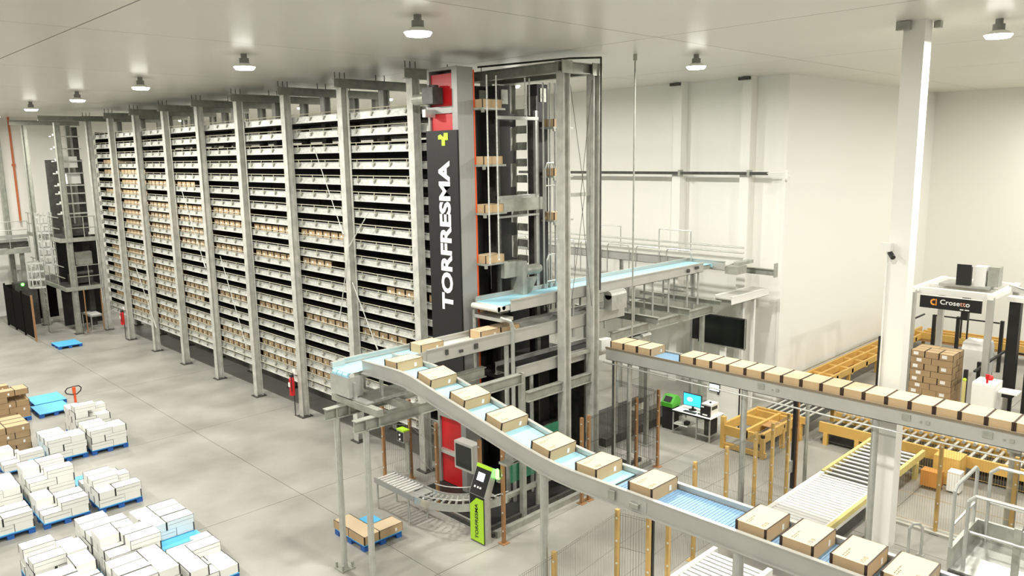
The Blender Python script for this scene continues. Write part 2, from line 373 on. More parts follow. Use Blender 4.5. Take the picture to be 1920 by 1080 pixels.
me.transform(Matrix.Diagonal((3.65/(max(xs_)-min(xs_)), 0.43/(max(ys_)-min(ys_)), 1, 1)))
ys_ = [v.co.y for v in me.vertices]; xs_ = [v.co.x for v in me.vertices]
me.transform(Matrix.Translation((-(max(xs_)+min(xs_))/2, -(max(ys_)+min(ys_))/2, 0)))
place_text(me, sg, (TX-0.075, 14.64, 6.56), (0, 0, 1), (0, 1, 0))
yy = 14.62; ez = 8.74
lg2 = MB().prism([(yy-0.05, ez), (yy+0.07, ez), (yy+0.07, ez+0.15), (yy+0.2, ez+0.15), (yy+0.2, ez+0.24), (yy+0.11, ez+0.27), (yy+0.0, ez+0.2), (yy-0.02, ez+0.3), (yy-0.16, ez+0.3), (yy-0.16, ez+0.13), (yy-0.05, ez+0.13)], 'x', TX-0.082, TX-0.071)
part('emblem', lg2, 'lime_sign', sg)
mo = part('gearbox', MB().b(TX-0.32, TX-0.01, 14.68, 15.08, 9.72, 10.1).cyl((TX-0.15, 14.88, 10.1), (TX-0.15, 14.88, 10.16), 0.14, 14), 'steel_dark', tw)
part('motor', MB().cyl((TX-0.2, 15.08, 9.85), (TX-0.2, 15.5, 9.85), 0.13, 14).cyl((TX-0.2, 15.5, 9.85), (TX-0.2, 15.55, 9.85), 0.1, 14), 'galvanised', tw)
part('motor_bracket', MB().b(TX-0.3, TX, 15.0, 15.12, 9.42, 9.6), 'stainless', tw)

# lift masts behind the tower
def lift(name, label, x, y, z1, teeth):
    t = thing(name, label, 'lift', (x, y, 0))
    part('mast', MB().b(x-0.2, x+0.2, y, y+0.35, 0, z1), 'lift_black', t)
    part('chain_guard', MB().b(x-0.26, x-0.21, y-0.02, y+0.3, 0, z1-0.3), 'steel_dark', t)
    for z in teeth: part('carrier', MB().b(x+0.2, x+0.45, y+0.05, y+0.3, z, z+0.32), 'black_metal', t)
    part('chain_wheel_cover', MB().b(x-0.1, x+0.12, y-0.03, y, z1-0.45, z1-0.1).cyl((x, y-0.04, z1-0.3), (x, y-0.02, z1-0.3), 0.08, 12), 'galvanised', t)
    return t
lift('carton_lift', 'black chain lift mast just behind the red tower', 13.42, 14.75, 10.2, ())
lift('carton_lift', 'black chain lift mast with stubby carriers in the middle of the end frame', 13.75, 14.3, 10.2, [4.6+0.92*k for k in range(6)])
lift('carton_lift', 'black lift mast close behind the tall left end post', 15.15, 14.3, 10.3, ())
lf = thing('lift_shaft_frame', 'light grey rectangular frame and guide rods between the lift masts', 'frame', (14.2, 14.0, 0))
part('frame_post', MB().b(13.2, 13.28, 13.98, 14.06, 0, 9.5), 'steel_dark', lf)
part('frame_post', MB().b(14.55, 14.67, 13.98, 14.06, 3.2, 9.6), 'stainless', lf)
part('frame_beam', MB().b(13.2, 14.65, 13.96, 14.06, 9.36, 9.44), 'stainless', lf)
part('frame_beam', MB().b(13.2, 14.65, 13.96, 14.06, 7.42, 7.5), 'stainless', lf)
part('deep_beam', MB().b(13.2, 14.75, 13.9, 13.96, 7.1, 7.42), 'galvanised', lf)
part('frame_beam', MB().b(13.2, 14.65, 13.96, 14.06, 6.95, 7.0), 'stainless', lf)
for x, z0 in ((12.63, 5.9), (12.93, 6.0), (13.9, 9.45), (14.05, 9.45)): part('guide_rod', MB().cyl((x, 13.7, z0), (x, 13.7, 10.35), 0.02, 6), 'galvanised_rail', lf)
for x in (14.75, 15.0, 15.2): part('guide_rod', MB().cyl((x, 13.9, 4.4), (x, 13.9, 10.3), 0.025, 6), 'stainless', lf)
part('guard_hoop', MB().tube([(14.72, 13.8, 7.05), (14.72, 13.8, 8.15), (14.78, 13.8, 8.28), (15.0, 13.8, 8.28), (15.06, 13.8, 8.15), (15.06, 13.8, 7.05)], 0.02).cyl((14.72, 13.8, 7.7), (15.06, 13.8, 7.7), 0.02), 'stainless', lf)
part('guard_hoop', MB().tube([(14.75, 13.8, 4.5), (14.75, 13.8, 5.75), (14.82, 13.8, 5.9), (15.05, 13.8, 5.9)], 0.02).cyl((14.75, 13.8, 5.2), (15.06, 13.8, 5.2), 0.02), 'stainless', lf)
dr = thing('drive_unit', 'pale green geared motor on a bracket above the blue topped conveyor', 'motor', (13.7, 13.9, 4.9))
part('drive_housing', MB().b(13.25, 13.75, 13.85, 14.1, 5.45, 5.85), 'galvanised', dr)
part('motor', MB().cyl((13.85, 13.75, 5.6), (14.35, 13.75, 5.6), 0.13, 14).cyl((14.35, 13.75, 5.6), (14.42, 13.75, 5.6), 0.1, 14), 'galvanised', dr)
part('bracket', MB().b(13.7, 13.85, 13.65, 14.1, 4.9, 5.85).prism([(13.85, 5.4), (14.35, 5.4), (14.1, 5.0), (13.9, 5.0)], 'y', 13.75, 13.8), 'galvanised', dr)

# ================================================================== cartons with bands and labels
CL, CW, CH = 0.61, 0.425, 0.195
def carton_meshes(l, wd, h, body, lid, band, bt):
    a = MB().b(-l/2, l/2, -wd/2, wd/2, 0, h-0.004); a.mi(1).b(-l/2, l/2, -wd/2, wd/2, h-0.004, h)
    a = a.mesh('carton', [body, lid])
    e = []
    for s in (-1, 1):
        y0, y1 = sorted((s*(wd/2+0.003), s*(wd/2-bt)))
        yt0, yt1 = sorted((s*(wd/2+0.003), s*(wd/2-0.014)))
        q = MB().b(-l/2-0.004, -l/2, y0, y1, 0.0, h+0.003).b(l/2, l/2+0.004, y0, y1, 0.0, h+0.003).b(-l/2, l/2, yt0, yt1, h, h+0.003)
        e.append(q.mesh('end_band', band))
    lb = MB().b(0.10, 0.15, -wd/2-0.005, -wd/2-0.001, 0.045, 0.12).mesh('label', 'paper')
    return a, e, lb
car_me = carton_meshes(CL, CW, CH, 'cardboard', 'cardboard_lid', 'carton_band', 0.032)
num_me = text_mesh('1510', 0.075, 0.001, 0.001, 1.0, 'print_ink')
ln = MB()
for r_, wds in enumerate(((0.05, 0.03, 0.04, 0.06), (0.03, 0.04, 0.03))):
    x_ = -0.11
    for wd_ in wds: ln.b(x_, x_+wd_, -0.03*r_-0.006, -0.03*r_+0.006, 0, 0.0005); x_ += wd_+0.014
line_me = ln.mesh('lettering', 'print_ink')
def carton(x, y, z, label, group, tilt=0.0, rz=0.0, prints=True):
    c = tag(link('carton', car_me[0], None, (x, y, z), rz), label, 'carton', group); c.rotation_euler = (tilt, 0, rz)
    for e in car_me[1]:
        k = bpy.data.objects.new('end_band', e); COL.objects.link(k); k.parent = c
    k = bpy.data.objects.new('label', car_me[2]); COL.objects.link(k); k.parent = c
    if prints:
        me = PRN; k = bpy.data.objects.new('lettering', me); COL.objects.link(k); k.parent = c
    return c
def join_print():
    # number and word printed on the lid, read along -x ... seen from the aisle
    vs = []; fs = []
    for me, px, py in ((num_me, -0.19, -0.13), (line_me, -0.15, 0.09)):
        n = len(vs)
        for v in me.vertices:
            vs.append((px + v.co.x, py + v.co.y, CH + 0.001 + max(0, v.co.z)))
        fs += [[n+i for i in p.vertices] for p in me.polygons]
    q = bpy.data.meshes.new('lettering'); q.from_pydata(vs, [], fs); q.materials.append(MAT['print_ink']); return q
PRN = join_print()

# ================================================================== conveyors
def seg_conv(name, label, axis, a0, a1, c0, c1, zt, h=0.3, belt='belt_blue', drop=0.1, frame='stainless_frame', near=None, far=None, cat='conveyor', lip=True):
    """straight conveyor: axis runs a0..a1, side frames at c0 / c1, frame top zt"""
    def B(mb, u0, u1, v0, v1, z0, z1):
        return mb.b(u0, u1, v0, v1, z0, z1) if axis == 'x' else mb.b(v0, v1, u0, u1, z0, z1)
    mid = (a0+a1)/2, (c0+c1)/2
    t = thing(name, label, cat, (mid[0], mid[1], 0) if axis == 'x' else (mid[1], mid[0], 0))
    for cc, rng, s in ((c0, near, -1), (c1, far, 1)):
        r0, r1 = rng or (a0, a1)
        q = MB(); B(q, r0, r1, cc-0.012, cc+0.012, zt-h, zt); B(q, r0, r1, cc-0.03, cc+0.03, zt-0.02, zt+0.004); B(q, r0, r1, min(cc, cc-0.045*s), max(cc, cc+0.045*s)-0.0, zt-h-0.015, zt-h+0.006)
        part('side_frame', q, frame, t)
    q = MB(); B(q, a0+0.04, a1-0.04, c0+0.03, c1-0.03, zt-drop-0.012, zt-drop); part('belt', q, belt, t)
    q = MB(); B(q, a0+0.1, a1-0.1, c0+0.05, c1-0.05, zt-h+0.03, zt-drop-0.03); part('bed', q, 'galvanised', t)
    for e in (a0+0.05, a1-0.05):
        q = MB(); p = (e, zt-drop-0.06)
        if axis == 'x': q.cyl((p[0], c0+0.02, p[1]), (p[0], c1-0.02, p[1]), 0.055, 12)
        else: q.cyl((c0+0.02, p[0], p[1]), (c1-0.02, p[0], p[1]), 0.055, 12)
        part('end_roller', q, belt, t)
    return t
def legs(t, pts, z1, r=0.05, mt='stainless', sq=False, foot=True):
    for (x, y) in pts:
        l = part('leg', (MB().b(x-r, x+r, y-r, y+r, 0.02, z1) if sq else MB().cyl((x, y, 0.02), (x, y, z1), r, 14)), mt, t)
        if foot: part('foot_plate', MB().b(x-0.13, x+0.13, y-0.13, y+0.13, 0, 0.02).b(x-0.1, x-0.07, y-0.1, y-0.07, 0, 0.1).b(x+0.07, x+0.1, y+0.07, y+0.1, 0, 0.1), 'galvanised', l)

# discharge conveyor out of the rack (level two)
c1 = seg_conv('belt_conveyor', 'grey belt conveyor carrying cartons out of the rack to the inclined belt', 'x', 8.12, 17.0, 12.98, 13.74, 4.36, 0.32, 'belt_white', 0.12, near=(10.05, 17.0), far=(8.3, 17.0))
part('blue_belt', MB().b(8.1, 10.7, 13.02, 13.7, 4.235, 4.246), 'belt_blue', c1, 'light blue end section of the belt')
hd = part('end_hood', MB().b(8.06, 8.40, 12.98, 13.66, 3.74, 4.16), 'stainless', c1)
for k in range(3): part('belt_roll', MB().cyl((8.13, 13.04+0.19*k, 4.17), (8.13, 13.2+0.19*k, 4.17), 0.075, 14), 'belt_blue', hd)
part('end_plate', MB().b(8.1, 8.4, 13.62, 13.7, 3.9, 4.36), 'stainless_frame', c1)
part('turn_plate', MB().prism([(9.2, 12.99), (9.2, 12.55), (9.32, 12.8), (9.6, 12.95), (10.06, 12.99)], 'z', 4.0, 4.33), 'stainless_frame', c1)
part('sensor', MB().b(10.55, 10.62, 12.93, 12.965, 4.16, 4.28).b(10.95, 11.05, 12.93, 12.965, 4.14, 4.2).b(11.4, 11.5, 12.93, 12.965, 4.14, 4.26), 'steel_dark', c1)
legs(c1, [(12.55, 13.1)], 4.04, 0.06, foot=True)

# inclined belt
top = [(12.96, 4.47), (11.95, 4.49), (11.6, 4.485), (11.3, 4.45), (11.0, 4.385), (10.5, 4.285), (9.97, 4.18), (9.46, 4.08), (8.92, 3.975), (8.4, 3.875), (8.0, 3.81), (7.65, 3.775), (7.3, 3.76), (1.2, 3.76)]
def zprof(y):
    for (u0, z0), (u1, z1) in zip(top[:-1], top[1:]):
        if u1 <= y <= u0: return z1+(z0-z1)*(y-u1)/(u0-u1)
    return top[-1][1]
IX0, IX1 = 8.4, 9.13
inc = thing('inclined_conveyor', 'long belt conveyor sloping down with cartons on a light blue belt in front', 'conveyor', (8.75, 6, 0))
for xx, s in ((IX0, -1), (IX1, 1)):
    q = MB().strip(top, 'x', xx-0.012, xx+0.012, 0.27).strip([(u, z+0.006) for u, z in top], 'x', xx-0.035, xx+0.03, 0.02).strip([(u, z-0.25) for u, z in top], 'x', min(xx, xx+s*0.05), max(xx, xx+s*0.05)+0.001, 0.02)
    part('side_frame', q, 'stainless_frame', inc)
up_ = [p for p in top if p[0] >= 7.2]; up_[-1] = (6.72, 3.76)
part('belt', MB().strip([(u, z-0.09) for u, z in up_], 'x', IX0+0.02, IX1-0.02, 0.012), 'belt_blue', inc, 'smooth light blue belt of the slope')
part('modular_belt', MB().strip([(6.66, 3.67), (1.2, 3.67)], 'x', IX0+0.02, IX1-0.02, 0.012), 'belt_module', inc, 'blue modular mesh belt of the flat end')
q = MB()
for k in range(int((6.6-1.3)/0.05)):
    y = 6.6-0.05*k; q.b(IX0+0.03, IX1-0.03, y-0.012, y+0.012, 3.67, 3.676)
part('belt_ribs', q, 'belt_module', inc, stuff=True)
part('bed', MB().strip([(u, z-0.13) for u, z in top], 'x', IX0+0.06, IX1-0.06, 0.1), 'galvanised', inc)
part('splice_plate', MB().b(IX0-0.02, IX0-0.012, 5.98, 6.12, 3.55, 3.7), 'stainless', inc)
part('drive_cover', MB().b(IX0-0.05, IX0-0.013, 6.52, 6.64, 3.56, 3.7).b(IX0-0.06, IX0-0.013, 6.1, 6.25, 3.56, 3.63), 'galvanised', inc)
for y in (8.05, 4.62): legs(inc, [(IX0+0.1, y)], zprof(y)-0.26, 0.07, 'stainless')
for y in (8.05, 4.62): part('cross_bar', MB().b(IX0, IX1, y-0.05, y+0.05, zprof(y)-0.32, zprof(y)-0.26), 'stainless', inc)
part('hinge_bracket', MB().b(IX0+0.15, IX0+0.3, 8.8, 9.0, 3.42, 3.7).b(IX0, IX0+0.4, 8.8, 9.0, 3.40, 3.44), 'galvanised', inc)

ys = [11.88, 10.87, 9.94, 9.0, 7.91, 6.95, 5.95, 4.24, 3.64, 3.02, 2.45]
for i, y in enumerate(ys):
    yc = y+CW/2; sl = math.atan2(zprof(yc+0.15)-zprof(yc-0.15), 0.3)
    carton(IX0+0.08+CL/2, yc, zprof(yc)-0.088, ('brown strapped carton on the sloping blue belt, %s from its upper end' if i < 6 else 'brown strapped carton on the flat end of the near belt, %s from the top') % ordn(i+1), 'cartons on the inclined conveyor', sl)
carton(10.35, 13.36, 4.247, 'brown carton on the discharge belt just before it meets the blue slope', 'cartons on the discharge conveyor', 0, 0)
carton(12.75, 13.36, 4.242, 'brown carton on the discharge belt beside the black sign, nearest the lift', 'cartons on the discharge conveyor', 0, 0)
carton(12.1, 13.36, 4.242, 'brown carton in shade on the discharge belt behind the support leg', 'cartons on the discharge conveyor', 0, 0)

# support frame under the transfer
sf = thing('support_frame', 'galvanised beam frame on two round posts carrying the conveyor transfer', 'frame', (7.94, 12.8, 0))
for y in (13.3, 12.25):
    p = part('post', MB().cyl((7.94, y, 0.03), (7.94, y, 3.3), 0.065, 16), 'stainless', sf)
    part('foot_plate', MB().b(7.78, 8.1, y-0.16, y+0.16, 0, 0.03).b(7.8, 7.84, y-0.14, y-0.1, 0, 0.14).b(8.04, 8.08, y-0.14, y-0.1, 0, 0.14).b(7.8, 7.84, y+0.1, y+0.14, 0, 0.14), 'galvanised', p)
part('beam', MB().ibeam_x(7.68, 12.0, 13.3, 3.3, 3.54, 0.16).b(7.9, 7.92, 13.22, 13.38, 3.31, 3.53).b(8.2, 8.22, 13.22, 13.38, 3.31, 3.53), 'galvanised', sf)
part('beam', MB().ibeam_x(7.68, 12.2, 12.25, 3.3, 3.54, 0.16).b(7.9, 7.92, 12.17, 12.33, 3.31, 3.53).b(8.2, 8.22, 12.17, 12.33, 3.31, 3.53), 'galvanised', sf)
part('cross_beam', MB().b(8.12, 8.26, 12.1, 13.75, 3.54, 3.68), 'galvanised', sf)
part('cross_beam', MB().b(8.75, 8.9, 12.1, 13.75, 3.54, 3.68), 'galvanised', sf)
for x, y in ((8.19, 12.95), (8.19, 13.6), (8.82, 12.95), (8.82, 13.6)): part('stub_leg', MB().b(x-0.03, x+0.03, y-0.03, y+0.03, 3.68, 4.05), 'stainless', sf)
part('tray', MB().b(8.15, 9.6, 12.5, 13.2, 3.69, 3.72), 'stainless', sf)
part('end_post', MB().b(12.15, 12.27, 12.19, 12.31, 0, 3.54), 'galvanised', sf)

# upper conveyor with blue belt
uc = seg_conv('belt_conveyor', 'upper belt conveyor with bright blue belt running from the lift towards the back wall', 'x', 12.35, 21.6, 12.98, 13.95, 5.1, 0.28, 'belt_blue', 0.1, near=(12.6, 21.0))
part('end_roll_cover', MB().b(12.2, 12.6, 13.0, 13.9, 4.86, 4.98).cyl((12.22, 13.0, 4.92), (12.22, 13.9, 4.92), 0.07, 12), 'belt_white', uc)
part('end_frame', MB().tube([(12.62, 12.95, 0.0), (12.62, 12.95, 4.45), (12.55, 12.95, 4.6), (12.3, 13.0, 4.7)], 0.05).tube([(12.3, 13.95, 3.2), (12.3, 13.95, 4.8)], 0.05).b(12.25, 12.65, 12.95, 13.95, 4.62, 4.7), 'stainless', uc)
for x in (14.9, 16.2, 17.5, 18.4, 19.2, 20.2, 20.8):
    for y in (13.02, 13.9): part('hanger_leg', MB().cyl((x, y, 3.8), (x, y, 4.83), 0.03, 8), 'stainless', uc)
    part('leg_tie', MB().b(x-0.02, x+0.02, 13.02, 13.9, 4.25, 4.3), 'stainless', uc)
part('motor_cover', MB().b(16.1, 16.75, 12.7, 12.95, 4.35, 4.75).cyl((16.1, 12.83, 4.75), (16.75, 12.83, 4.75), 0.12, 12), 'stainless', uc)
part('sensor', MB().cyl((20.1, 12.96, 4.95), (20.1, 12.9, 4.95), 0.06).b(20.5, 20.65, 12.9, 12.96, 4.95, 5.03), 'steel_dark', uc)
uc2 = seg_conv('belt_conveyor', 'grey belt conveyor along the back wall with tall side rails behind the end frame', 'y', 12.6, 24.0, 21.65, 22.75, 5.1, 0.28, 'belt_white', 0.08)
for a in range(8):
    y = 13.8+1.25*a
    part('rail_hoop', MB().tube([(21.6, y, 4.2), (21.6, y, 5.25), (21.6, y+0.06, 5.35), (21.6, y+0.9, 5.35), (21.6, y+0.96, 5.25), (21.6, y+0.96, 4.2)], 0.022, 6), 'stainless', uc2)
part('guide_rail', MB().cyl((22.8, 12.6, 5.42), (22.8, 24.0, 5.42), 0.03).cyl((22.8, 12.6, 5.25), (22.8, 24.0, 5.25), 0.03), 'stainless', uc2)
for y in (14.6, 17.6): part('sensor_frame', MB().tube([(22.8, y, 5.1), (22.8, y, 5.85), (22.8, y+1.3, 5.85), (22.8, y+1.3, 5.1)], 0.02, 6), 'stainless', uc2)
part('end_drive', MB().b(21.7, 22.3, 12.2, 12.62, 4.7, 4.95).b(22.0, 22.9, 12.3, 12.5, 4.95, 5.05), 'galvanised', uc2)
for y in (14, 17, 20, 23): part('leg', MB().b(22.1, 22.2, y, y+0.1, 0, 4.8), 'stainless', uc2)

# lower conveyors in the end frame
lc = seg_conv('belt_conveyor', 'dark belt conveyor on the third level behind the tall end posts', 'x', 12.75, 16.2, 12.98, 13.7, 3.42, 0.3, 'belt_black', 0.1)
part('drive_cover', MB().b(15.7, 16.1, 12.72, 12.95, 3.3, 3.6), 'white_paint', lc)
legs(lc, [(13.4, 13.1)], 3.1, 0.05)
dk = thing('lift_deck', 'dark machinery deck under the conveyors inside the end frame', 'machine', (14.5, 14.5, 0))
part('deck_plate', MB().b(13.0, 16.4, 13.9, 15.4, 2.9, 3.0), 'steel_dark', dk)
part('back_panel', MB().b(13.0, 16.2, 15.3, 15.36, 0.1, 4.9), 'lift_black', dk)
part('machine_body', MB().b(13.4, 14.6, 14.2, 15.2, 0.1, 2.8), 'lift_black', dk)
part('side_panel', MB().b(15.9, 15.96, 13.5, 15.3, 0.1, 2.9), 'steel_dark', dk)
part('gear_motor', MB().cyl((14.9, 14.2, 1.0), (15.5, 14.2, 1.0), 0.16, 14).b(15.5, 15.8, 14.05, 14.4, 0.8, 1.25), 'steel_dark', dk)
part('skid_beam', MB().b(11.05, 16.9, 11.92, 12.02, 0.0, 0.14), 'galvanised', dk)
part('skid_beam', MB().b(11.05, 16.9, 12.25, 12.33, 0.0, 0.1), 'steel_dark', dk)
part('skid_beam', MB().b(10.98, 11.06, 12.0, 15.0, 0.0, 0.1), 'steel_dark', dk)
part('floor_shade_plate', MB().b(11.25, 16.6, 12.4, 15.25, 0.005, 0.03), 'lift_black', dk)  # dark sheet standing in for shadow on the dark floor under the machinery
part('green_pane', MB().b(11.9, 13.6, 12.36, 12.37, 0.9, 2.0), 'green_glass', dk, 'green tinted clear guard pane')
part('pane_post', MB().b(12.75, 12.85, 12.3, 12.36, 0.0, 2.1), 'galvanised', dk)
part('low_frame', MB().b(11.3, 13.9, 12.34, 12.44, 0.55, 0.65), 'galvanised', dk)
# cartons riding the lifts
for x, y, zs, nm in ((12.98, 14.1, (9.62, 8.28, 7.12, 5.88, 4.62), 'beside the orange tower edge'), (15.3, 13.95, (9.2, 7.95, 6.8), 'behind the tall left end post')):
    for i, z in enumerate(zs):
        s = solo('lift_shelf', MB().b(x-0.36, x+0.4, y-0.24, y+0.24, z-0.05, z-0.002).b(x-0.36, x-0.3, y-0.26, y-0.2, z-0.12, z-0.05), 'galvanised', 'flat metal carrier shelf %s, %s from the top' % (nm, ordn(i+1)), 'shelf', (x, y, z-0.05), 'lift carrier shelves')
        if i in (0,) and x < 14: pass
        carton(x, y, z, 'brown carton riding the lift %s, %s from the top' % (nm, ordn(i+1)), 'cartons riding the lifts', 0, 0, False)

# right conveyor
rcv = seg_conv('belt_conveyor', 'long straight conveyor packed with a row of cartons crossing the right side', 'y', 1.2, 12.45, 15.55, 16.28, 3.5, 0.32, 'belt_module', 0.04)
part('top_trim', MB().b(15.515, 15.535, 1.2, 12.45, 3.47, 3.515), 'brown_trim', rcv)
for y in (8.5, 5.6): legs(rcv, [(15.64, y)], 3.2, 0.07)
legs(rcv, [(15.65, 11.75)], 3.2, 0.06)
for y in (8.05, 5.0, 3.6): part('sensor_unit', MB().b(15.52, 15.535, y-0.08, y+0.08, 3.29, 3.41).b(15.52, 15.535, y-0.42, y-0.35, 3.3, 3.36).b(15.52, 15.535, y-0.28, y-0.25, 3.31, 3.34), 'galvanised', rcv)
part('air_pipe', MB().cyl((15.48, 1.2, 3.0), (15.48, 12.5, 3.1), 0.02, 8), 'stainless', rcv)
i = 0
for y in [12.36, 11.94, 11.50]:
    i += 1; carton(15.6+CL/2+0.02, y-CW/2, 3.462, 'brown carton at the rack end of the right conveyor, %s in the group of three' % ordn(i), 'cartons on the right conveyor', 0, 0, False)
y = 10.25; i = 0
while y > 1.8:
    i += 1; carton(15.6+CL/2+0.02, y-CW/2, 3.462, 'brown carton in the long row on the right conveyor, %s after the gap' % ordn(i), 'cartons on the right conveyor', 0, 0, False); y -= 0.4395

# steel frame near the back wall under the upper conveyor
bf = thing('conveyor_gantry', 'galvanised beam frame under the upper conveyor near the back wall', 'frame', (19, 13.5, 0))
part('beam', MB().ibeam_x(16.3, 21.5, 12.9, 3.45, 3.7, 0.16), 'galvanised', bf)
part('beam', MB().ibeam_x(16.3, 21.5, 15.2, 3.45, 3.7, 0.16), 'galvanised', bf)
for x in (17.95, 19.55, 21.3): part('beam', MB().ibeam_y(12.5, 15.6, x, 3.7, 3.9, 0.14), 'galvanised', bf)
for x, y in ((18.0, 12.9), (20.9, 12.9), (18.0, 15.2), (20.9, 15.2)):
    p = part('post', MB().b(x-0.06, x+0.06, y-0.06, y+0.06, 0.02, 3.45), 'galvanised', bf); part('foot_plate', MB().b(x-0.15, x+0.15, y-0.15, y+0.15, 0, 0.02), 'galvanised', p)
bb = thing('bracket_beam', 'short grey stub beam sticking out from the back wall column', 'beam', (23.4, 12.6, 4.6))
part('beam', MB().ibeam_y(11.7, 13.2, 23.2, 4.55, 4.75, 0.14), 'galvanised', bb)
part('end_plate', MB().b(23.1, 23.3, 11.66, 11.7, 4.5, 4.95), 'galvanised', bb)
wc = seg_conv('belt_conveyor', 'white covered conveyor stub low against the back wall', 'x', 21.6, 24.0, 12.3, 12.9, 4.0, 0.25, 'belt_white', 0.02, 'white_paint')
for x, y in ((23.2, 12.4), (23.2, 12.8)): part('leg', MB().b(x-0.05, x+0.05, y-0.05, y+0.05, 0, 3.75), 'white_paint', wc)
mc = thing('roller_table', 'grey machine table with dark tray beside the right end post', 'machine', (17.2, 13.3, 0))
part('tray', MB().b(16.5, 17.7, 12.9, 13.8, 3.1, 3.14).b(16.5, 17.7, 12.9, 12.93, 3.14, 3.4).b(17.67, 17.7, 12.9, 13.8, 3.14, 3.4), 'steel_dark', mc)
part('clutter_block', MB().b(17.2, 17.6, 12.6, 12.85, 3.1, 3.4).cyl((17.3, 12.6, 3.45), (17.7, 12.6, 3.45), 0.06), 'stainless', mc)
for x, y in ((16.6, 13.0), (17.6, 13.7)): part('leg', MB().b(x-0.04, x+0.04, y-0.04, y+0.04, 0, 3.1), 'stainless', mc)
gb = thing('floor_grating', 'low dark steel base with a grey step behind the end fence', 'base', (18.5, 14.5, 0))
part('base_frame', MB().b(17.0, 21.0, 13.6, 15.4, 0.0, 0.25), 'steel_dark', gb)
part('step', MB().b(19.3, 21.0, 14.2, 14.6, 0.25, 0.4), 'kerb', gb)
solo('suspension_rod', MB().cyl((16.4, 12.25, 3.5), (16.4, 12.25, CEIL), 0.022, 8).cyl((16.4, 12.25, 10.8), (16.4, 12.25, CEIL), 0.05, 8), 'galvanised', 'thin vertical rod hanging from the ceiling right of the tall end posts', 'rod', (16.4, 12.25, 3.5))

# ================================================================== fences
def bolts(mb, x, y, z0, z1, n, dx=0.0, dy=0.0):
    for k in range(n):
        z = z0+(z1-z0)*k/(n-1); mb.c(x+dx, y+dy, z, 0.03, 0.03, 0.03)
def fence(name, label, posts, spans, pm, h=2.2, wire='wire', step=0.05, bolt=True, zlow=0.15, WR=0.003):
    t = thing(name, label, 'fence', (posts[0][0], posts[0][1], 0))
    for x, y in posts:
        p = part('post', MB().b(x-0.035, x+0.035, y-0.035, y+0.035, 0.01, h), pm, t)
        part('foot_plate', MB().b(x-0.1, x+0.1, y-0.1, y+0.1, 0, 0.012), pm, p)
        if bolt:
            b = MB(); bolts(b, x, y, 0.3, h-0.15, 5, -0.04, -0.02); part('clamp_bolts', b, 'bolt', p)
    for (xa, ya), (xb, yb) in spans:
        L = math.hypot(xb-xa, yb-ya); n = max(2, int(L/step)); b = MB()
        for k in range(n+1):
            u = k/n; x = xa+(xb-xa)*u; y = ya+(yb-ya)*u; b.cyl((x, y, zlow), (x, y, h-0.05), WR, 3)
        for z in (zlow, h*0.36, h*0.68, h-0.05, h-0.09): b.cyl((xa, ya, z), (xb, yb, z), 0.0045, 4)
        part('wire_panel', b, wire, t)
    return t
fence('safety_fence', 'orange posted mesh fence at the foot of the rack around the infeed', [(11.26, 16.55), (11.72, 15.98), (11.05, 14.02), (11.02, 12.43), (11.0, 11.66)], [((11.26, 16.55), (11.72, 15.98)), ((11.06, 13.9), (11.72, 15.98))], 'orange_post')
fence('safety_fence', 'dark mesh fence with brown posts in front of the desk area', [(13.72, 11.72), (13.98, 11.72), (15.9, 11.7), (16.88, 11.7)], [((14.0, 11.7), (16.85, 11.7)), ((16.88, 11.7), (16.95, 13.2))], 'orange_post', wire='mesh_dark', WR=0.005)
fence('safety_fence', 'yellow posted mesh fence running under the near conveyor', [(8.52, 7.86), (10.42, 8.06), (13.25, 8.25), (14.46, 8.22), (15.69, 8.2), (16.5, 8.2), (17.4, 8.25)], [((6.6, 7.75), (8.5, 7.86)), ((8.52, 7.86), (10.42, 8.06)), ((10.42, 8.06), (13.25, 8.25)), ((13.25, 8.25), (14.46, 8.22)), ((14.46, 8.22), (15.69, 8.2)), ((15.69, 8.2), (17.4, 8.25))], 'yellow_post')
gt = fence('fence_gate', 'narrow mesh gate with black striped post below the near conveyor', [(10.55, 7.47), (10.98, 7.35)], [((10.42, 8.0), (10.55, 7.5))], 'yellow_post')
part('gate_stop', MB().b(10.6, 10.66, 7.42, 7.46, 0.05, 2.15), 'black_metal', gt)
fence('safety_fence', 'yellow posted mesh fence behind the white pillar around the pallet line', [(18.0, 5.02), (18.0, 3.6), (18.0, 6.25)], [((18.0, 6.25), (18.0, 5.02)), ((18.0, 5.02), (18.0, 3.6)), ((18.0, 3.6), (18.0, 1.6))], 'yellow_post', wire='yellow_post', WR=0.0024)
solo('fence_kerb', MB().b(17.9, 18.15, 1.5, 6.4, 0, 0.06), 'kerb', 'low grey concrete kerb under the fence by the white pillar', 'kerb', (18, 4, 0))
lp = thing('light_curtain_post', 'black and wood sensor post standing beside the pallet rollers', 'post', (17.9, 8.3, 0))
part('black_strip', MB().b(17.83, 17.9, 8.28, 8.36, 0.1, 2.6), 'black_metal', lp)
part('mounting_post', MB().b(17.92, 17.99, 8.26, 8.33, 0, 2.55), 'orange_post', lp)
part('grey_post', MB().cyl((18.3, 8.2, 0), (18.3, 8.2, 2.5), 0.05), 'galvanised', lp)
part('junction_box', MB().b(17.72, 17.83, 8.3, 8.42, 0.55, 0.85), 'stainless', lp)
fl_ = thing('flood_lamp', 'small glaring white lamp on the post below the right conveyor', 'lamp', (18.2, 8.2, 2.5))
part('lamp_head', MB().b(18.1, 18.2, 8.1, 8.28, 2.5, 2.66), 'lamp_body', fl_)
part('lamp_lens', MB().ball((18.06, 8.19, 2.58), 0.075, 12), 'lamp_glow', fl_)

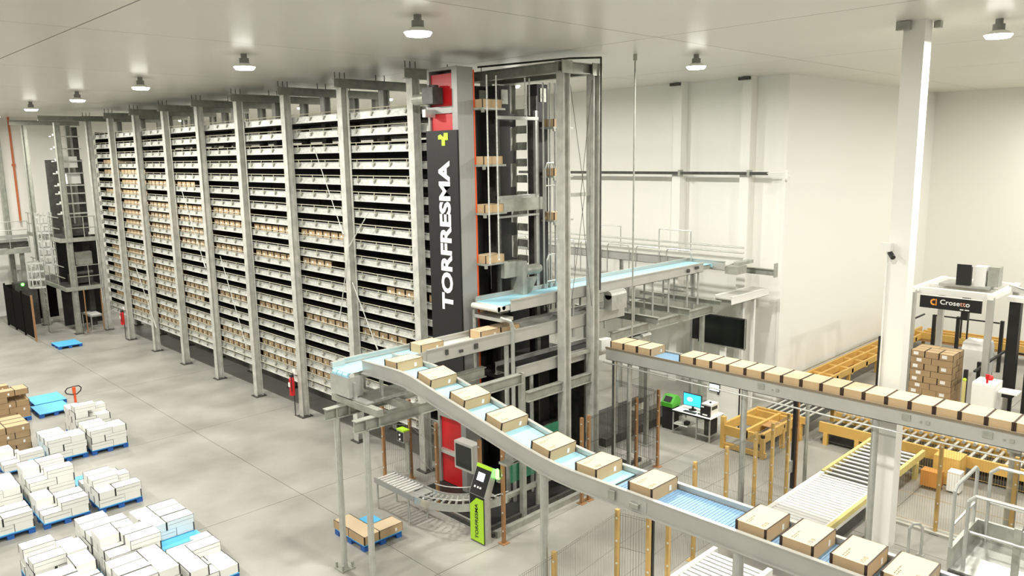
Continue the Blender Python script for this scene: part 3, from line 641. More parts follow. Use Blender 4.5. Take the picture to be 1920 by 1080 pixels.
# ================================================================== kiosk, roller infeed, screen box
KX = 10.6
ks = thing('operator_kiosk', 'slim operator kiosk with lime green front and tilted black control panel', 'kiosk', (KX+0.1, 12.08, 0))
part('body', MB().b(KX+0.02, KX+0.2, 11.86, 12.32, 0, 1.12), 'stainless', ks)
fp = part('front_panel', MB().b(KX, KX+0.02, 11.86, 12.32, 0.02, 1.12), 'sign_black', ks)
part('green_panel', MB().prism([(11.87, 0.04), (12.31, 0.04), (12.31, 0.86), (12.1, 1.06), (11.87, 1.06)], 'x', KX-0.012, KX), 'lime', fp, 'lime green plate with cut corner')
me = text_mesh('TORFRESMA', 0.135, 0.004, 0.002, 1.1, 'sign_black'); place_text(me, fp, (KX-0.014, 12.09, 0.52), (0, 0, 1), (0, 1, 0))
ht = part('head', MB().prism([(KX, 1.12), (KX+0.2, 1.12), (KX+0.42, 1.66), (KX+0.28, 1.74)], 'y', 11.84, 12.34), 'stainless', ks)
d = Vector((0.28, 0, 0.62)).normalized(); nrm = Vector((-0.62, 0, 0.28)).normalized()
def onpanel(u, v): return Vector((KX, 0, 1.12)) + d*u + Vector((0, v, 0))
def panel_quad(u0, u1, v0, v1, off):
    vs = []
    for k in (0.0, off):
        for u, v in ((u0, v0), (u1, v0), (u1, v1), (u0, v1)): vs.append(onpanel(u, v)+nrm*k)
    return MB().add(vs, [(0,3,2,1),(4,5,6,7),(0,1,5,4),(1,2,6,5),(2,3,7,6),(3,0,4,7)])
part('control_face', panel_quad(0.01, 0.60, 11.855, 12.325, 0.006), 'sign_black', ht)
part('top_strip', panel_quad(0.60, 0.68, 11.845, 12.335, 0.012), 'lime', ht)
part('display', panel_quad(0.32, 0.5, 12.0, 12.22, 0.012), 'screen_white', ht)
for v in (12.2, 12.1, 12.02): part('button', panel_quad(0.16, 0.2, v-0.02, v+0.02, 0.03), 'letter_white', ht)
bc = thing('signal_beacon', 'glowing green signal lamp clamped to the orange post by the kiosk', 'beacon', (10.95, 11.83, 1.5))
part('lamp', MB().cyl((10.95, 11.78, 1.5), (10.95, 11.78, 1.68), 0.045, 12).ball((10.95, 11.78, 1.68), 0.045, 10), 'green_glow', bc)
part('bracket', MB().b(10.93, 11.02, 11.7, 11.8, 1.42, 1.5), 'galvanised', bc)
sb = thing('screen_box', 'square stainless enclosure with dark window beside the red panel', 'screen', (11.1, 13.05, 1.3))
part('enclosure', MB().b(11.06, 11.32, 12.72, 13.36, 1.28, 1.95), 'stainless_frame', sb)
part('window', MB().b(11.05, 11.06, 12.77, 13.31, 1.34, 1.89), 'screen_black', sb)
part('arm', MB().b(11.1, 11.2, 13.36, 13.95, 1.5, 1.58), 'stainless', sb)
rf = thing('roller_infeed', 'short roller conveyor that bends towards the rack near the kiosk', 'conveyor', (10.3, 14.3, 0))
for x in (10.03, 10.58): part('side_rail', MB().b(x-0.012, x+0.012, 13.62, 15.2, 0.66, 0.8), 'tower_grey', rf)
rm = MB().cyl((-0.26, 0, 0), (0.26, 0, 0), 0.024, 10).mesh('roller', 'roller_white')
for k in range(10): link('roller', rm, rf, (10.305, 13.98+0.125*k, 0.765))
part('plate', MB().b(10.05, 10.56, 13.6, 13.9, 0.74, 0.755), 'stainless', rf)
cx, cy = 11.55, 13.62
def arc(r, a0, a1, n, z): return [(cx+r*math.cos(a0+(a1-a0)*k/n), cy+r*math.sin(a0+(a1-a0)*k/n), z) for k in range(n+1)]
for r in (0.97, 1.52):
    b = MB(); pts = arc(r, PI, 1.5*PI, 10, 0)
    for (xa, ya, _), (xb, yb, _) in zip(pts[:-1], pts[1:]):
        n = len(b.v); b.add([(xa, ya, 0.62), (xb, yb, 0.62), (xb, yb, 0.8), (xa, ya, 0.8)], [(0, 1, 2, 3)])
        s = 1.0-0.02/r; xc, yc, xd, yd = cx+(xa-cx)*s, cy+(ya-cy)*s, cx+(xb-cx)*s, cy+(yb-cy)*s
        b.add([(xc, yc, 0.62), (xd, yd, 0.62), (xd, yd, 0.8), (xc, yc, 0.8)], [(3, 2, 1, 0)]); b.add([(xa, ya, 0.8), (xb, yb, 0.8), (xd, yd, 0.8), (xc, yc, 0.8)], [(0, 1, 2, 3)])
    part('curved_rail', b, 'stainless', rf)
for k in range(1, 13):
    a = PI+0.5*PI*k/13
    q = MB()
    for s in range(6):
        r = 1.02+0.088*s; q.cyl((cx+r*math.cos(a), cy+r*math.sin(a), 0.75), (cx+(r+0.05)*math.cos(a), cy+(r+0.05)*math.sin(a), 0.75), 0.028, 7)
    part('wheel_axle', q, 'roller', rf)
part('guide_rod', MB().tube(arc(0.95, PI*1.02, 1.5*PI, 10, 0.95), 0.012, 6).tube(arc(1.55, PI*1.02, 1.5*PI, 10, 0.92), 0.012, 6), 'stainless', rf)
for x, y in ((10.05, 15.12), (10.05, 13.87), (10.6, 15.12), (10.6, 13.87), (10.85, 12.55)): part('leg', MB().cyl((x, y, 0), (x, y, 0.7), 0.025, 8), 'stainless', rf)
part('leg_brace', MB().cyl((10.05, 15.12, 0.25), (10.6, 15.12, 0.25), 0.015, 6).cyl((10.05, 13.87, 0.25), (10.6, 13.87, 0.25), 0.015, 6), 'stainless', rf)
cb = thing('control_box', 'small grey push button box with lime lid beside the orange fence post', 'box', (11.5, 16.0, 1.1))
part('case', MB().b(11.42, 11.6, 15.85, 16.15, 1.1, 1.4), 'galvanised', cb)
part('face', MB().b(11.405, 11.42, 15.88, 16.12, 1.13, 1.37), 'sign_black', cb)
part('lid', MB().b(11.41, 11.61, 15.84, 16.16, 1.4, 1.44), 'lime', cb)
for z in (1.18, 1.3): part('button', MB().cyl((11.39, 16.0, z), (11.41, 16.0, z), 0.03), 'letter_white', cb)
part('mount_rail', MB().b(11.6, 11.64, 15.9, 16.05, 0.2, 1.3), 'galvanised', cb)
# extinguishers
for y, nm in ((22.87, 'on the post halfway along the rack'), (39.15, 'at the far left end of the rack')):
    t = thing('fire_extinguisher', 'red fire extinguisher hanging ' + nm, 'extinguisher', (12.05, y, 0.7))
    part('cylinder', MB().cyl((12.05, y, 0.75), (12.05, y, 1.3), 0.09, 14).cyl((12.05, y, 1.3), (12.05, y, 1.38), 0.09, 14, 0.04), 'red_paint', t, smooth=False)
    part('label', MB().b(11.945, 11.962, y-0.05, y+0.05, 1.05, 1.2), 'paper', t)
    part('valve', MB().b(12.0, 12.1, y-0.06, y+0.06, 1.38, 1.44).cyl((12.0, y-0.07, 1.4), (11.98, y-0.1, 0.9), 0.015, 6), 'black_metal', t)
    part('sign_plate', MB().b(12.13, 12.15, y-0.1, y+0.06, 1.45, 1.62), 'paper', t)
    part('stand_pole', MB().cyl((12.13, y+0.03, 0), (12.13, y+0.03, 1.5), 0.02, 6), 'steel_dark', t)

# ================================================================== pallets and loads on the floor
PM = {}
def pallet_parts():
    PM['deck'] = MB().b(0, 1.0, 0, 1.2, 0.125, 0.145).mesh('deck', 'pallet_top')
    PM['skirt'] = MB().b(0, 1.0, 0.0, 0.03, 0.10, 0.125).b(0, 1.0, 1.17, 1.2, 0.10, 0.125).b(0, 0.03, 0, 1.2, 0.10, 0.125).b(0.97, 1.0, 0, 1.2, 0.10, 0.125).mesh('deck_rim', 'pallet_blue')
    PM['foot'] = MB().b(0, 0.14, 0, 0.16, 0.0, 0.12).mesh('foot', 'pallet_blue')
pallet_parts()
def pallet(x, y, label, group='blue plastic pallets'):
    t = thing('pallet', label, 'pallet', (x, y, 0), group)
    link('deck', PM['deck'], t, (x, y, 0)); link('deck_rim', PM['skirt'], t, (x, y, 0))
    for i in range(3):
        for j in range(3): link('foot', PM['foot'], t, (x+0.43*i, y+0.52*j, 0))
    return t
wl, ww, wh = 0.585, 0.39, 0.19
wh_me = carton_meshes(wl, ww, wh, 'carton_white', 'carton_white', 'carton_line', 0.022)
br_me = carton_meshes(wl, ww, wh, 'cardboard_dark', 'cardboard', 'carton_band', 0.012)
wl_line = MB().b(-wl/2+0.02, wl/2-0.02, -ww/2-0.003, -ww/2, wh*0.55, wh*0.57).mesh('lid_edge', 'carton_line')
LY_A = [(0.3, 0.2, 0), (0.3, 0.6, 0), (0.3, 1.0, 0), (0.8, 0.3, 1), (0.8, 0.9, 1)]
LY_B = [(0.2, 0.3, 1), (0.2, 0.9, 1), (0.7, 0.2, 0), (0.7, 0.6, 0), (0.7, 1.0, 0)]
def load(x, y, layers, where, brown=False):
    """layers: list of strings of 5 marks (1 = box there)"""
    ms = br_me if brown else wh_me
    nm = 'brown' if brown else 'white'
    for k, s in enumerate(layers):
        for i, (px, py, r) in enumerate(LY_A if k % 2 == 0 else LY_B):
            if s[i] != '1': continue
            c = tag(link('carton', ms[0], None, (x+px+random.uniform(-.008, .008), y+py+random.uniform(-.008, .008), 0.147+k*(wh+0.004)), (PI/2 if r else 0)+random.uniform(-.015, .015)),
                    '%s carton on %s, %s layer, %s' % (nm, where, ordn(k+1), ('near left', 'middle left', 'far left', 'near right', 'far right')[i] if k % 2 == 0 else ('near left', 'far left', 'near right', 'middle right', 'far right')[i]), 'carton', nm+' cartons on the floor pallets')
            for e in (ms[1] if brown else ms[1][:1] if i % 2 else ms[1]):
                q = bpy.data.objects.new('end_band', e); COL.objects.link(q); q.parent = c
            if brown:
                q = bpy.data.objects.new('label', ms[2]); COL.objects.link(q); q.parent = c
            else:
                q = bpy.data.objects.new('lid_edge', wl_line); COL.objects.link(q); q.parent = c
    return
F = '11111'
def pl_load(x, y, layers, where, brown=False):
    pallet(x, y, 'blue plastic pallet of ' + where); load(x, y, layers, where, brown)
pl_load(6.22, 24.08, [F, F, '11110'], 'the right stack in the rear white row')
pl_load(5.12, 24.1, [F, F, '11110'], 'the second stack in the rear white row')
pl_load(4.02, 24.1, ['11100', '01100'], 'the low left rear row stack')
pl_load(6.25, 25.6, [F, F, F, '11010', '10000'], 'the tall stack before the pallet jack')
pl_load(4.05, 25.65, [F, F, F, '11111'], 'the brown stack at the left edge', True)
pl_load(4.82, 29.1, [F, '11110', F, '11011', '10110'], 'the far brown stack', True)
pl_load(3.7, 29.3, [F, F, F, F, '11100'], 'the outer far brown stack', True)
pl_load(6.04, 29.0, [], 'the empty blue pallet in front of the pallet jack')
pl_load(6.2, 30.3, [], 'the empty blue pallet farther back')
pl_load(5.0, 30.4, ['00110', '00010'], 'the rear brown remnants', True)
pl_load(5.14, 19.8, [F, '11101', '01100'], 'the right stack in the middle white row')
pl_load(3.95, 19.85, [F, '01110'], 'the second stack in the middle white row')
pl_load(2.78, 19.9, [F, '11110'], 'the left stack in the middle white row')
pl_load(4.0, 21.15, [F, F, F, '01101'], 'the high stack behind the middle white row')
pl_load(2.85, 21.2, [F, F, '11011'], 'the outer stack behind the middle white row')
pl_load(5.15, 21.15, ['10010'], 'the nearly empty middle row pallet')
pl_load(5.2, 14.5, [F, '11001'], 'the right front row stack')
pl_load(5.35, 15.78, ['10010'], 'the half cleared front row pallet')
pl_load(5.32, 17.02, [F, '11111'], 'the back right front row stack')
pl_load(4.08, 14.6, [F, F, F], 'the centre front row stack')
pl_load(4.2, 15.85, [F, F, F, '01110'], 'the highest front row stack')
pl_load(4.2, 17.1, [F, F, '11100'], 'the back centre front row stack')
pl_load(3.05, 16.7, [F, F, '10110'], 'the left front row stack')
pl_load(3.0, 15.4, [F, F, '11001'], 'the near left front row stack')
t = thing('pallet', 'blue plastic pallet with three brown cartons beside the round support posts', 'pallet', (8.6, 13.55, 0), 'blue plastic pallets')
link('deck', PM['deck'], t, (8.6, 13.55, 0)); link('deck_rim', PM['skirt'], t, (8.6, 13.55, 0))
for i in range(3):
    for j in range(3): link('foot', PM['foot'], t, (8.6+0.43*i, 13.55+0.52*j, 0))
for k, (x, y, r) in enumerate(((8.81, 13.86, 1), (8.81, 14.46, 1), (9.32, 13.76, 0))):
    tag(carton(x, y, 0.147, 'brown carton on the pallet by the round posts, ' + ('at its near corner', 'along its left edge', 'along its near right edge')[k], 'cartons by the support posts', 0, PI/2 if r else 0, False), ('brown carton on the pallet by the round posts, ' + ('at its near corner', 'along its left edge', 'along its near right edge')[k]), 'carton')
pallet(9.25, 39.3, 'empty bright blue pallet alone on the floor near the far platform')

# pallet jack
pj = thing('pallet_jack', 'hand pallet jack with orange handle behind the tall white stack', 'pallet jack', (6.75, 27.3, 0))
part('handle_loop', MB().tube([(6.72, 27.5, 1.0), (6.56, 27.55, 1.06), (6.53, 27.57, 1.14), (6.60, 27.6, 1.22), (6.78, 27.62, 1.24), (6.95, 27.6, 1.24), (7.01, 27.57, 1.17), (6.98, 27.55, 1.08), (6.84, 27.5, 1.0), (6.72, 27.5, 1.0)], 0.018, 8), 'black_metal', pj)
part('handle_stem', MB().b(6.745, 6.81, 27.46, 27.52, 0.55, 1.0).prism([(6.74, 1.0), (6.82, 1.0), (6.83, 1.24), (6.73, 1.24)], 'y', 27.5, 27.56), 'orange_edge', pj)
part('pump_body', MB().b(6.62, 6.94, 27.1, 27.4, 0.12, 0.55).cyl((6.78, 27.4, 0.2), (6.78, 27.4, 0.6), 0.06), 'orange_edge', pj)
for x in (6.5, 6.9): part('fork', MB().b(x, x+0.16, 26.85, 27.2, 0.06, 0.11), 'orange_edge', pj)
part('steer_wheel', MB().cyl((6.68, 27.4, 0.09), (6.88, 27.4, 0.09), 0.09, 14), 'rubber', pj)

# ================================================================== desk corner
dx0, dx1, dy0, dy1 = 19.33, 20.1, 11.57, 12.9
dt = thing('work_desk', 'white topped steel desk with a shelf underneath near the back wall', 'desk', (19.7, 12.2, 0))
part('top', MB().b(dx0, dx1, dy0, dy1, 0.725, 0.75), 'white_paint', dt)
part('front_edge', MB().b(dx0-0.012, dx0, dy0, dy1, 0.70, 0.745), 'black_metal', dt)
for x in (dx0+0.03, dx1-0.03):
    for y in (dy0+0.03, dy1-0.03, dy0+0.47): part('leg', MB().b(x-0.018, x+0.018, y-0.018, y+0.018, 0, 0.725), 'stainless', dt)
part('shelf', MB().b(dx0+0.02, dx1-0.02, dy0+0.8, dy1-0.02, 0.3, 0.32), 'white_paint', dt)
part('lower_tray', MB().b(dx0+0.02, dx1-0.02, dy0+0.02, dy0+0.45, 0.18, 0.2), 'stainless', dt)
mn = thing('computer_monitor', 'flat computer monitor with bright cyan screen on the desk', 'monitor', (19.72, 12.42, 0.75))
part('stand', MB().cyl((19.72, 12.42, 0.75), (19.72, 12.42, 0.765), 0.12, 16).b(19.72, 19.75, 12.39, 12.45, 0.765, 0.95), 'black_metal', mn)
part('bezel', MB().b(19.69, 19.72, 12.1, 12.74, 0.87, 1.27), 'black_metal', mn)
part('display', MB().b(19.682, 19.69, 12.12, 12.72, 0.89, 1.25), 'screen_blue', mn)
part('display_glow', MB().prism([(12.5+0.1*math.cos(k*PI/6), 1.08+0.07*math.sin(k*PI/6)) for k in range(12)], 'x', 19.679, 19.682), 'screen_white', mn)
kb = thing('keyboard', 'black keyboard lying in front of the cyan monitor', 'keyboard', (19.47, 12.35, 0.75))
part('case', MB().b(19.42, 19.54, 12.15, 12.57, 0.751, 0.768), 'black_metal', kb)
part('keys', MB().b(19.43, 19.455, 12.17, 12.55, 0.768, 0.776).b(19.47, 19.495, 12.17, 12.55, 0.768, 0.776).b(19.51, 19.53, 12.17, 12.55, 0.768, 0.776), 'steel_dark', kb)
solo('mouse', MB().ball((19.5, 12.06, 0.772), 0.04, 10, 0.5), 'black_metal', 'small black mouse beside the keyboard', 'mouse', (19.5, 12.06, 0.752), smooth=True)
pr = thing('label_printer', 'white label printer with black front on the desk', 'printer', (19.65, 11.82, 0.75))
part('case', MB().b(19.5, 19.92, 11.66, 11.98, 0.75, 1.12), 'white_paint', pr)
part('front', MB().b(19.44, 19.5, 11.66, 11.98, 0.75, 1.08), 'black_metal', pr)
part('side_window', MB().b(19.55, 19.85, 11.652, 11.66, 0.95, 1.05), 'steel_dark', pr)
part('knob', MB().cyl((19.7, 11.8, 1.12), (19.7, 11.8, 1.15), 0.035), 'black_metal', pr)
part('slot', MB().b(19.434, 19.44, 11.74, 11.9, 0.79, 0.83), 'letter_white', pr)
part('badge', MB().b(19.434, 19.44, 11.86, 11.96, 1.02, 1.06), 'letter_white', pr)
pc = thing('computer_tower', 'black computer case on the low tray under the printer', 'computer', (19.7, 11.8, 0.2))
part('case', MB().b(19.45, 19.85, 11.64, 11.84, 0.2, 0.66), 'black_metal', pc)
part('front_bezel', MB().b(19.44, 19.45, 11.65, 11.83, 0.22, 0.64), 'steel_dark', pc)
sbx = thing('shelf_items', 'black device with white paper on the desk shelf', 'device', (19.6, 12.6, 0.32))
part('device', MB().b(19.45, 19.6, 12.42, 12.55, 0.321, 0.42), 'black_metal', sbx); part('paper', MB().b(19.6, 19.85, 12.5, 12.8, 0.321, 0.34), 'paper', sbx)
bn = thing('waste_bin', 'dark bin with a bright green swing lid left of the desk', 'bin', (19.75, 13.2, 0))
part('body', MB().prism([(19.55, 13.05), (19.95, 13.05), (19.95, 13.4), (19.55, 13.4)], 'z', 0, 0.72), 'rubber', bn)
part('lid', MB().prism([(19.52, 0.72), (19.98, 0.72), (19.98, 0.92), (19.85, 1.05), (19.7, 1.05), (19.52, 0.85)], 'y', 13.02, 13.43), 'green_bin', bn)
part('lid_opening', MB().add([(19.53, 13.1, 0.885), (19.53, 13.36, 0.885), (19.66, 13.36, 1.025), (19.66, 13.1, 1.025)], [(0, 1, 2, 3)]).add([(19.54, 13.1, 0.87), (19.54, 13.36, 0.87), (19.67, 13.36, 1.01), (19.67, 13.1, 1.01)], [(3, 2, 1, 0)]), 'rubber', bn)
cabp = thing('wall_panel_cabinet', 'pale grey upright panel behind the desk', 'cabinet', (21.1, 12.2, 0))
part('panel', MB().b(21.05, 21.2, 11.6, 12.75, 0, 1.6), 'wall', cabp)
part('edge', MB().b(21.03, 21.05, 11.58, 11.62, 0, 1.6), 'black_metal', cabp)
part('outlet', MB().b(21.02, 21.05, 12.3, 12.36, 0.95, 1.05), 'steel_dark', cabp)
tb = thing('wall_tablet', 'small bright tablet screen on the panel behind the desk', 'screen', (21.03, 12.45, 1.05))
part('bezel', MB().b(21.02, 21.05, 12.28, 12.66, 1.03, 1.28), 'black_metal', tb); part('display', MB().b(21.012, 21.02, 12.3, 12.64, 1.05, 1.26), 'screen_white', tb)
tv = thing('wall_screen', 'large black flat screen on a pale stand below the upper conveyor', 'screen', (22, 12.85, 0))
part('bezel', MB().b(22.0, 22.08, 12.02, 13.72, 2.28, 3.26), 'black_metal', tv); part('display', MB().b(21.99, 22.0, 12.06, 13.68, 2.33, 3.22), 'screen_black', tv)
part('frame_edge', MB().b(21.985, 22.0, 12.0, 12.03, 2.26, 3.27).b(21.985, 22.0, 12.0, 13.73, 2.26, 2.29), 'stainless', tv)
part('stand_post', MB().b(22.08, 22.18, 12.75, 12.95, 0.03, 2.6), 'white_paint', tv); part('stand_base', MB().b(21.9, 22.4, 12.5, 13.2, 0, 0.03), 'white_paint', tv)
part('side_speaker', MB().b(22.0, 22.1, 13.75, 13.95, 2.35, 3.2), 'black_metal', tv)

# ================================================================== yellow pallet lines
def roller_bed(name, label, axis, a0, a1, c0, c1, z, step, rr, frame='yellow_machine', rmat='roller', side=0.16, legsat=()):
    def B(mb, u0, u1, v0, v1, z0, z1): return mb.b(u0, u1, v0, v1, z0, z1) if axis == 'x' else mb.b(v0, v1, u0, u1, z0, z1)
    ma, mc_ = (a0+a1)/2, (c0+c1)/2
    loc = (ma, mc_, 0) if axis == 'x' else (mc_, ma, 0)
    t = thing(name, label, 'conveyor', loc)
    for cc in (c0, c1):
        q = MB(); B(q, a0, a1, cc-0.04, cc+0.04, z-side, z+0.04); part('side_rail', q, frame, t)
    me = MB()
    if axis == 'x': me.cyl((0, c0+0.04-mc_, 0), (0, c1-0.04-mc_, 0), rr, 10)
    else: me.cyl((c0+0.04-mc_, 0, 0), (c1-0.04-mc_, 0, 0), rr, 10)
    me = me.mesh('roller', rmat)
    n = int((a1-a0-0.1)/step)
    for k in range(n):
        u = a0+0.08+step*k
        link('roller', me, t, (u, mc_, z-rr+0.02) if axis == 'x' else (mc_, u, z-rr+0.02))
    q = MB(); B(q, a0, a1, c0+0.04, c1-0.04, z-side, z-side+0.02); part('dark_underlay', q, 'steel_dark', t)  # dark sheet added so the gaps between rollers read dark
    for (u, v) in legsat:
        q = MB(); B(q, u-0.06, u+0.06, v-0.06, v+0.06, 0, z-side); part('leg', q, frame, t)
    return t
def slat_bed(name, label, a0, a1, c0, c1, z, frame):
    t = thing(name, label, 'conveyor', ((a0+a1)/2, (c0+c1)/2, 0))
    me = MB().b(0.018, 0.122, c0+0.05-(c0+c1)/2, c1-0.05-(c0+c1)/2, -0.02, 0).mesh('slat', 'slat_white')
    n = int((a1-a0)/0.14)
    for k in range(n): link('slat', me, t, (a0+0.14*k, (c0+c1)/2, z))
    for cc in (c0, c1): part('side_rail', MB().b(a0, a1, cc-0.05, cc+0.05, z-0.2, z+0.03), frame, t)
    part('dark_underlay', MB().b(a0, a1, c0+0.05, c1-0.05, z-0.12, z-0.1), 'steel_dark', t)
    for u in (a0+0.3, a1-0.3):
        for v in (c0, c1): part('leg', MB().b(u-0.05, u+0.05, v-0.05, v+0.05, 0, z-0.2), frame, t)
    return t
ZB = 0.6
slat_bed('slat_conveyor', 'white slat pallet conveyor ending below the near belt', 9.0, 13.05, 6.42, 7.6, ZB, 'white_paint')
sb2 = slat_bed('slat_conveyor', 'white slat pallet conveyor between near belt and white pillar', 14.1, 18.2, 6.38, 7.7, ZB, 'white_paint')
part('yellow_rail', MB().b(15.2, 18.2, 6.28, 6.36, ZB-0.05, ZB+0.07), 'yellow_pale', sb2)
part('underframe', MB().b(15.5, 17.5, 6.4, 6.5, 0.05, 0.4), 'steel_dark', sb2)
roller_bed('roller_conveyor', 'wide steel roller pallet conveyor with pale yellow rails leading to the cross line', 'x', 18.25, 21.35, 6.38, 7.72, ZB, 0.26, 0.03, 'yellow_pale', 'roller_white', 0.14, ((18.6, 6.38), (18.6, 7.72), (20.8, 6.38), (20.8, 7.72)))
k2 = roller_bed('roller_conveyor', 'yellow framed roller line crossing behind the white pillar', 'y', 1.0, 9.3, 21.6, 22.75, ZB+0.02, 0.27, 0.04, 'yellow_machine', 'roller', 0.26, ((1.4, 21.6), (4.0, 21.6), (6.0, 21.6), (8.2, 21.6), (9.1, 21.6), (4.0, 22.75), (8.2, 22.75)))
for k in range(30):
    y = 1.2+0.27*k; part('roller_stub', MB().cyl((22.72, y, ZB+0.06), (22.6, y, ZB+0.06), 0.05, 8), 'roller', k2)
part('upper_guide', MB().b(22.8, 22.9, 1.0, 5.2, ZB+0.1, ZB+0.3).b(22.8, 22.9, 5.9, 9.3, ZB+0.1, ZB+0.3), 'yellow_machine', k2)
part('drive_cover', MB().b(20.9, 21.5, 5.4, 6.0, 0.03, 0.75), 'yellow_machine', k2)
part('drive_box', MB().b(20.3, 20.6, 5.65, 6.1, 0.1, 0.5), 'orange_machine', k2)
part('switch_box', MB().b(20.5, 20.8, 5.25, 5.55, 0.05, 0.55), 'white_paint', k2)
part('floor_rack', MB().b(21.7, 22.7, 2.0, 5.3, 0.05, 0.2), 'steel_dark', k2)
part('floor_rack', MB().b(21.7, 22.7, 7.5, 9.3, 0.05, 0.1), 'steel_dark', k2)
k3 = thing('pallet_tilter', 'yellow welded pallet station frame beside the desk', 'machine', (20.4, 10.4, 0))
part('long_beam', MB().b(19.3, 21.3, 9.86, 9.95, 0.46, 0.74), 'yellow_machine', k3)
part('long_beam', MB().b(19.3, 21.3, 10.35, 10.43, 0.46, 0.74), 'yellow_machine', k3)
part('long_beam', MB().b(19.3, 21.3, 11.1, 11.18, 0.46, 0.74), 'yellow_machine', k3)
for x in (19.3, 20.5, 21.2): part('cross_beam', MB().b(x, x+0.08, 9.86, 11.18, 0.42, 0.7), 'yellow_machine', k3)
for x, y, h in ((19.34, 11.14, 0.95), (19.34, 9.9, 0.6), (20.5, 9.9, 0.6), (21.2, 9.9, 0.6), (21.2, 11.14, 0.6)): part('leg', MB().b(x-0.06, x+0.06, y-0.06, y+0.06, 0, h), 'yellow_machine', k3)
part('gusset', MB().b(20.65, 20.7, 10.45, 11.1, 0.35, 0.68).b(20.65, 20.7, 9.95, 10.35, 0.35, 0.68), 'yellow_machine', k3)
part('foot_beam', MB().b(19.3, 19.4, 9.8, 11.2, 0.04, 0.18), 'yellow_machine', k3)
part('motor', MB().cyl((19.7, 10.2, 0.3), (20.4, 10.2, 0.3), 0.15, 12).b(20.4, 20.6, 10.05, 10.35, 0.15, 0.45), 'steel_dark', k3)
part('drip_plate', MB().b(20.0, 20.5, 9.97, 10.3, 0.70, 0.72), 'wood', k3)
roller_bed('roller_conveyor', 'short roller section with wooden edges between the yellow pallet station and the wall', 'y', 9.62, 11.2, 21.4, 23.7, ZB+0.1, 0.2, 0.032, 'yellow_machine', 'roller', 0.16, ((9.8, 21.4), (11.0, 21.4), (9.8, 23.7), (11.0, 23.7)))
k5 = thing('pallet_track', 'yellow pallet track running along the side wall towards the palletiser', 'conveyor', (28, 11.4, 0))
for y in (10.9, 11.35, 11.75): part('long_beam', MB().b(24.6, 36.5, y, y+0.08, 0.5, 0.72), 'yellow_machine', k5)
for k in range(9): part('cross_beam', MB().b(25.2+1.3*k, 25.35+1.3*k, 10.9, 11.8, 0.45, 0.66), 'yellow_machine', k5)
for k in range(5): part('leg', MB().b(25+2.6*k, 25.1+2.6*k, 10.9, 11.0, 0, 0.5), 'yellow_machine', k5)
part('deck', MB().b(24.6, 36.5, 10.98, 11.75, 0.42, 0.45), 'wood', k5)
part('wall_rail', MB().b(24.6, 36.5, 11.9, 11.93, 0.74, 0.78), 'galvanised', k5)
k6 = thing('pallet_track', 'far orange pallet track crossing behind the palletiser', 'conveyor', (36, 8, 0))
for x in (35.0, 35.5, 36.0): part('long_beam', MB().b(x, x+0.1, 2.0, 11.0, 0.5, 0.78), 'yellow_machine', k6)
part('deck', MB().b(35.0, 36.1, 2.0, 11.0, 0.4, 0.48), 'wood', k6)
for y in (3, 6, 9): part('leg', MB().b(35.0, 35.1, y, y+0.1, 0, 0.5), 'yellow_machine', k6)

# ================================================================== palletiser
pz = thing('palletiser', 'light grey gantry palletiser with a black name board', 'machine', (27, 7.4, 0))
GX0, GX1, GY0, GY1 = 25.75, 28.6, 6.2, 8.35
for x, y in ((GX0, GY1), (GX0, GY0), (GX1, GY1), (GX1, GY0)): part('column', MB().b(x-0.085, x+0.085, y-0.085, y+0.085, 0, 4.15), 'stainless_frame', pz)
for y in (GY0, GY1): part('top_beam', MB().b(GX0-0.1, GX1+0.1, y-0.08, y+0.08, 4.08, 4.22), 'wall', pz)
for x in (GX0+0.35, GX0+1.3, GX1): part('cross_beam', MB().b(x-0.1, x+0.1, GY0, GY1, 4.02, 4.2), 'white_paint', pz)
part('carriage', MB().b(26.6, 27.6, 6.5, 7.9, 4.22, 4.3), 'stainless', pz)
part('lift_motor', MB().b(26.6, 26.9, 7.05, 7.35, 4.3, 4.85).b(26.55, 26.6, 7.0, 7.4, 4.3, 4.95), 'black_metal', pz)
part('drive_box', MB().b(26.7, 27.1, 6.65, 6.95, 4.3, 4.9), 'white_paint', pz)
part('gear_unit', MB().b(26.8, 27.2, 6.3, 6.6, 4.3, 4.9), 'galvanised', pz)
part('gripper', MB().b(26.6, 26.8, 7.0, 7.2, 3.2, 3.9).b(26.65, 26.7, 6.98, 7.02, 2.6, 3.2).b(26.65, 26.7, 7.16, 7.2, 2.6, 3.2), 'black_metal', pz)
nb = part('name_board', MB().b(GX0-0.2, GX0-0.15, 6.38, 8.08, 3.66, 4.04), 'sign_black', pz)
me = text_mesh('Crosetto', 0.21, 0.004, 0.002, 1.05, 'letter_white'); me.materials.append(MAT['logo_pink'])
xs_ = [v.co.x for v in me.vertices]; x0_, x1_ = min(xs_), max(xs_)
for p in me.polygons:
    u_ = (p.center.x-x0_)/(x1_-x0_); p.material_index = 1 if 0.685 < u_ < 0.845 else 0
place_text(me, nb, (GX0-0.206, 7.1, 3.88), (0, -1, 0), (0, 0, 1))
part('top_strip', MB().b(GX0-0.2, GX0-0.15, 6.38, 8.08, 4.04, 4.06), 'white_paint', nb)
lgc = MB()
for k in range(10):
    a0 = PI*0.35+1.3*PI*k/10; a1 = PI*0.35+1.3*PI*(k+1)/10; R0, R1 = 0.055, 0.10
    P = lambda a, r: (7.68-r*math.cos(a), 3.86+r*math.sin(a))
    lgc.prism([P(a0, R0), P(a0, R1), P(a1, R1), P(a1, R0)], 'x', GX0-0.21, GX0-0.2)
lgc.b(GX0-0.21, GX0-0.2, 7.60, 7.625, 3.76, 3.96)
part('emblem', lgc, 'orange_logo', nb, 'orange open ring emblem')
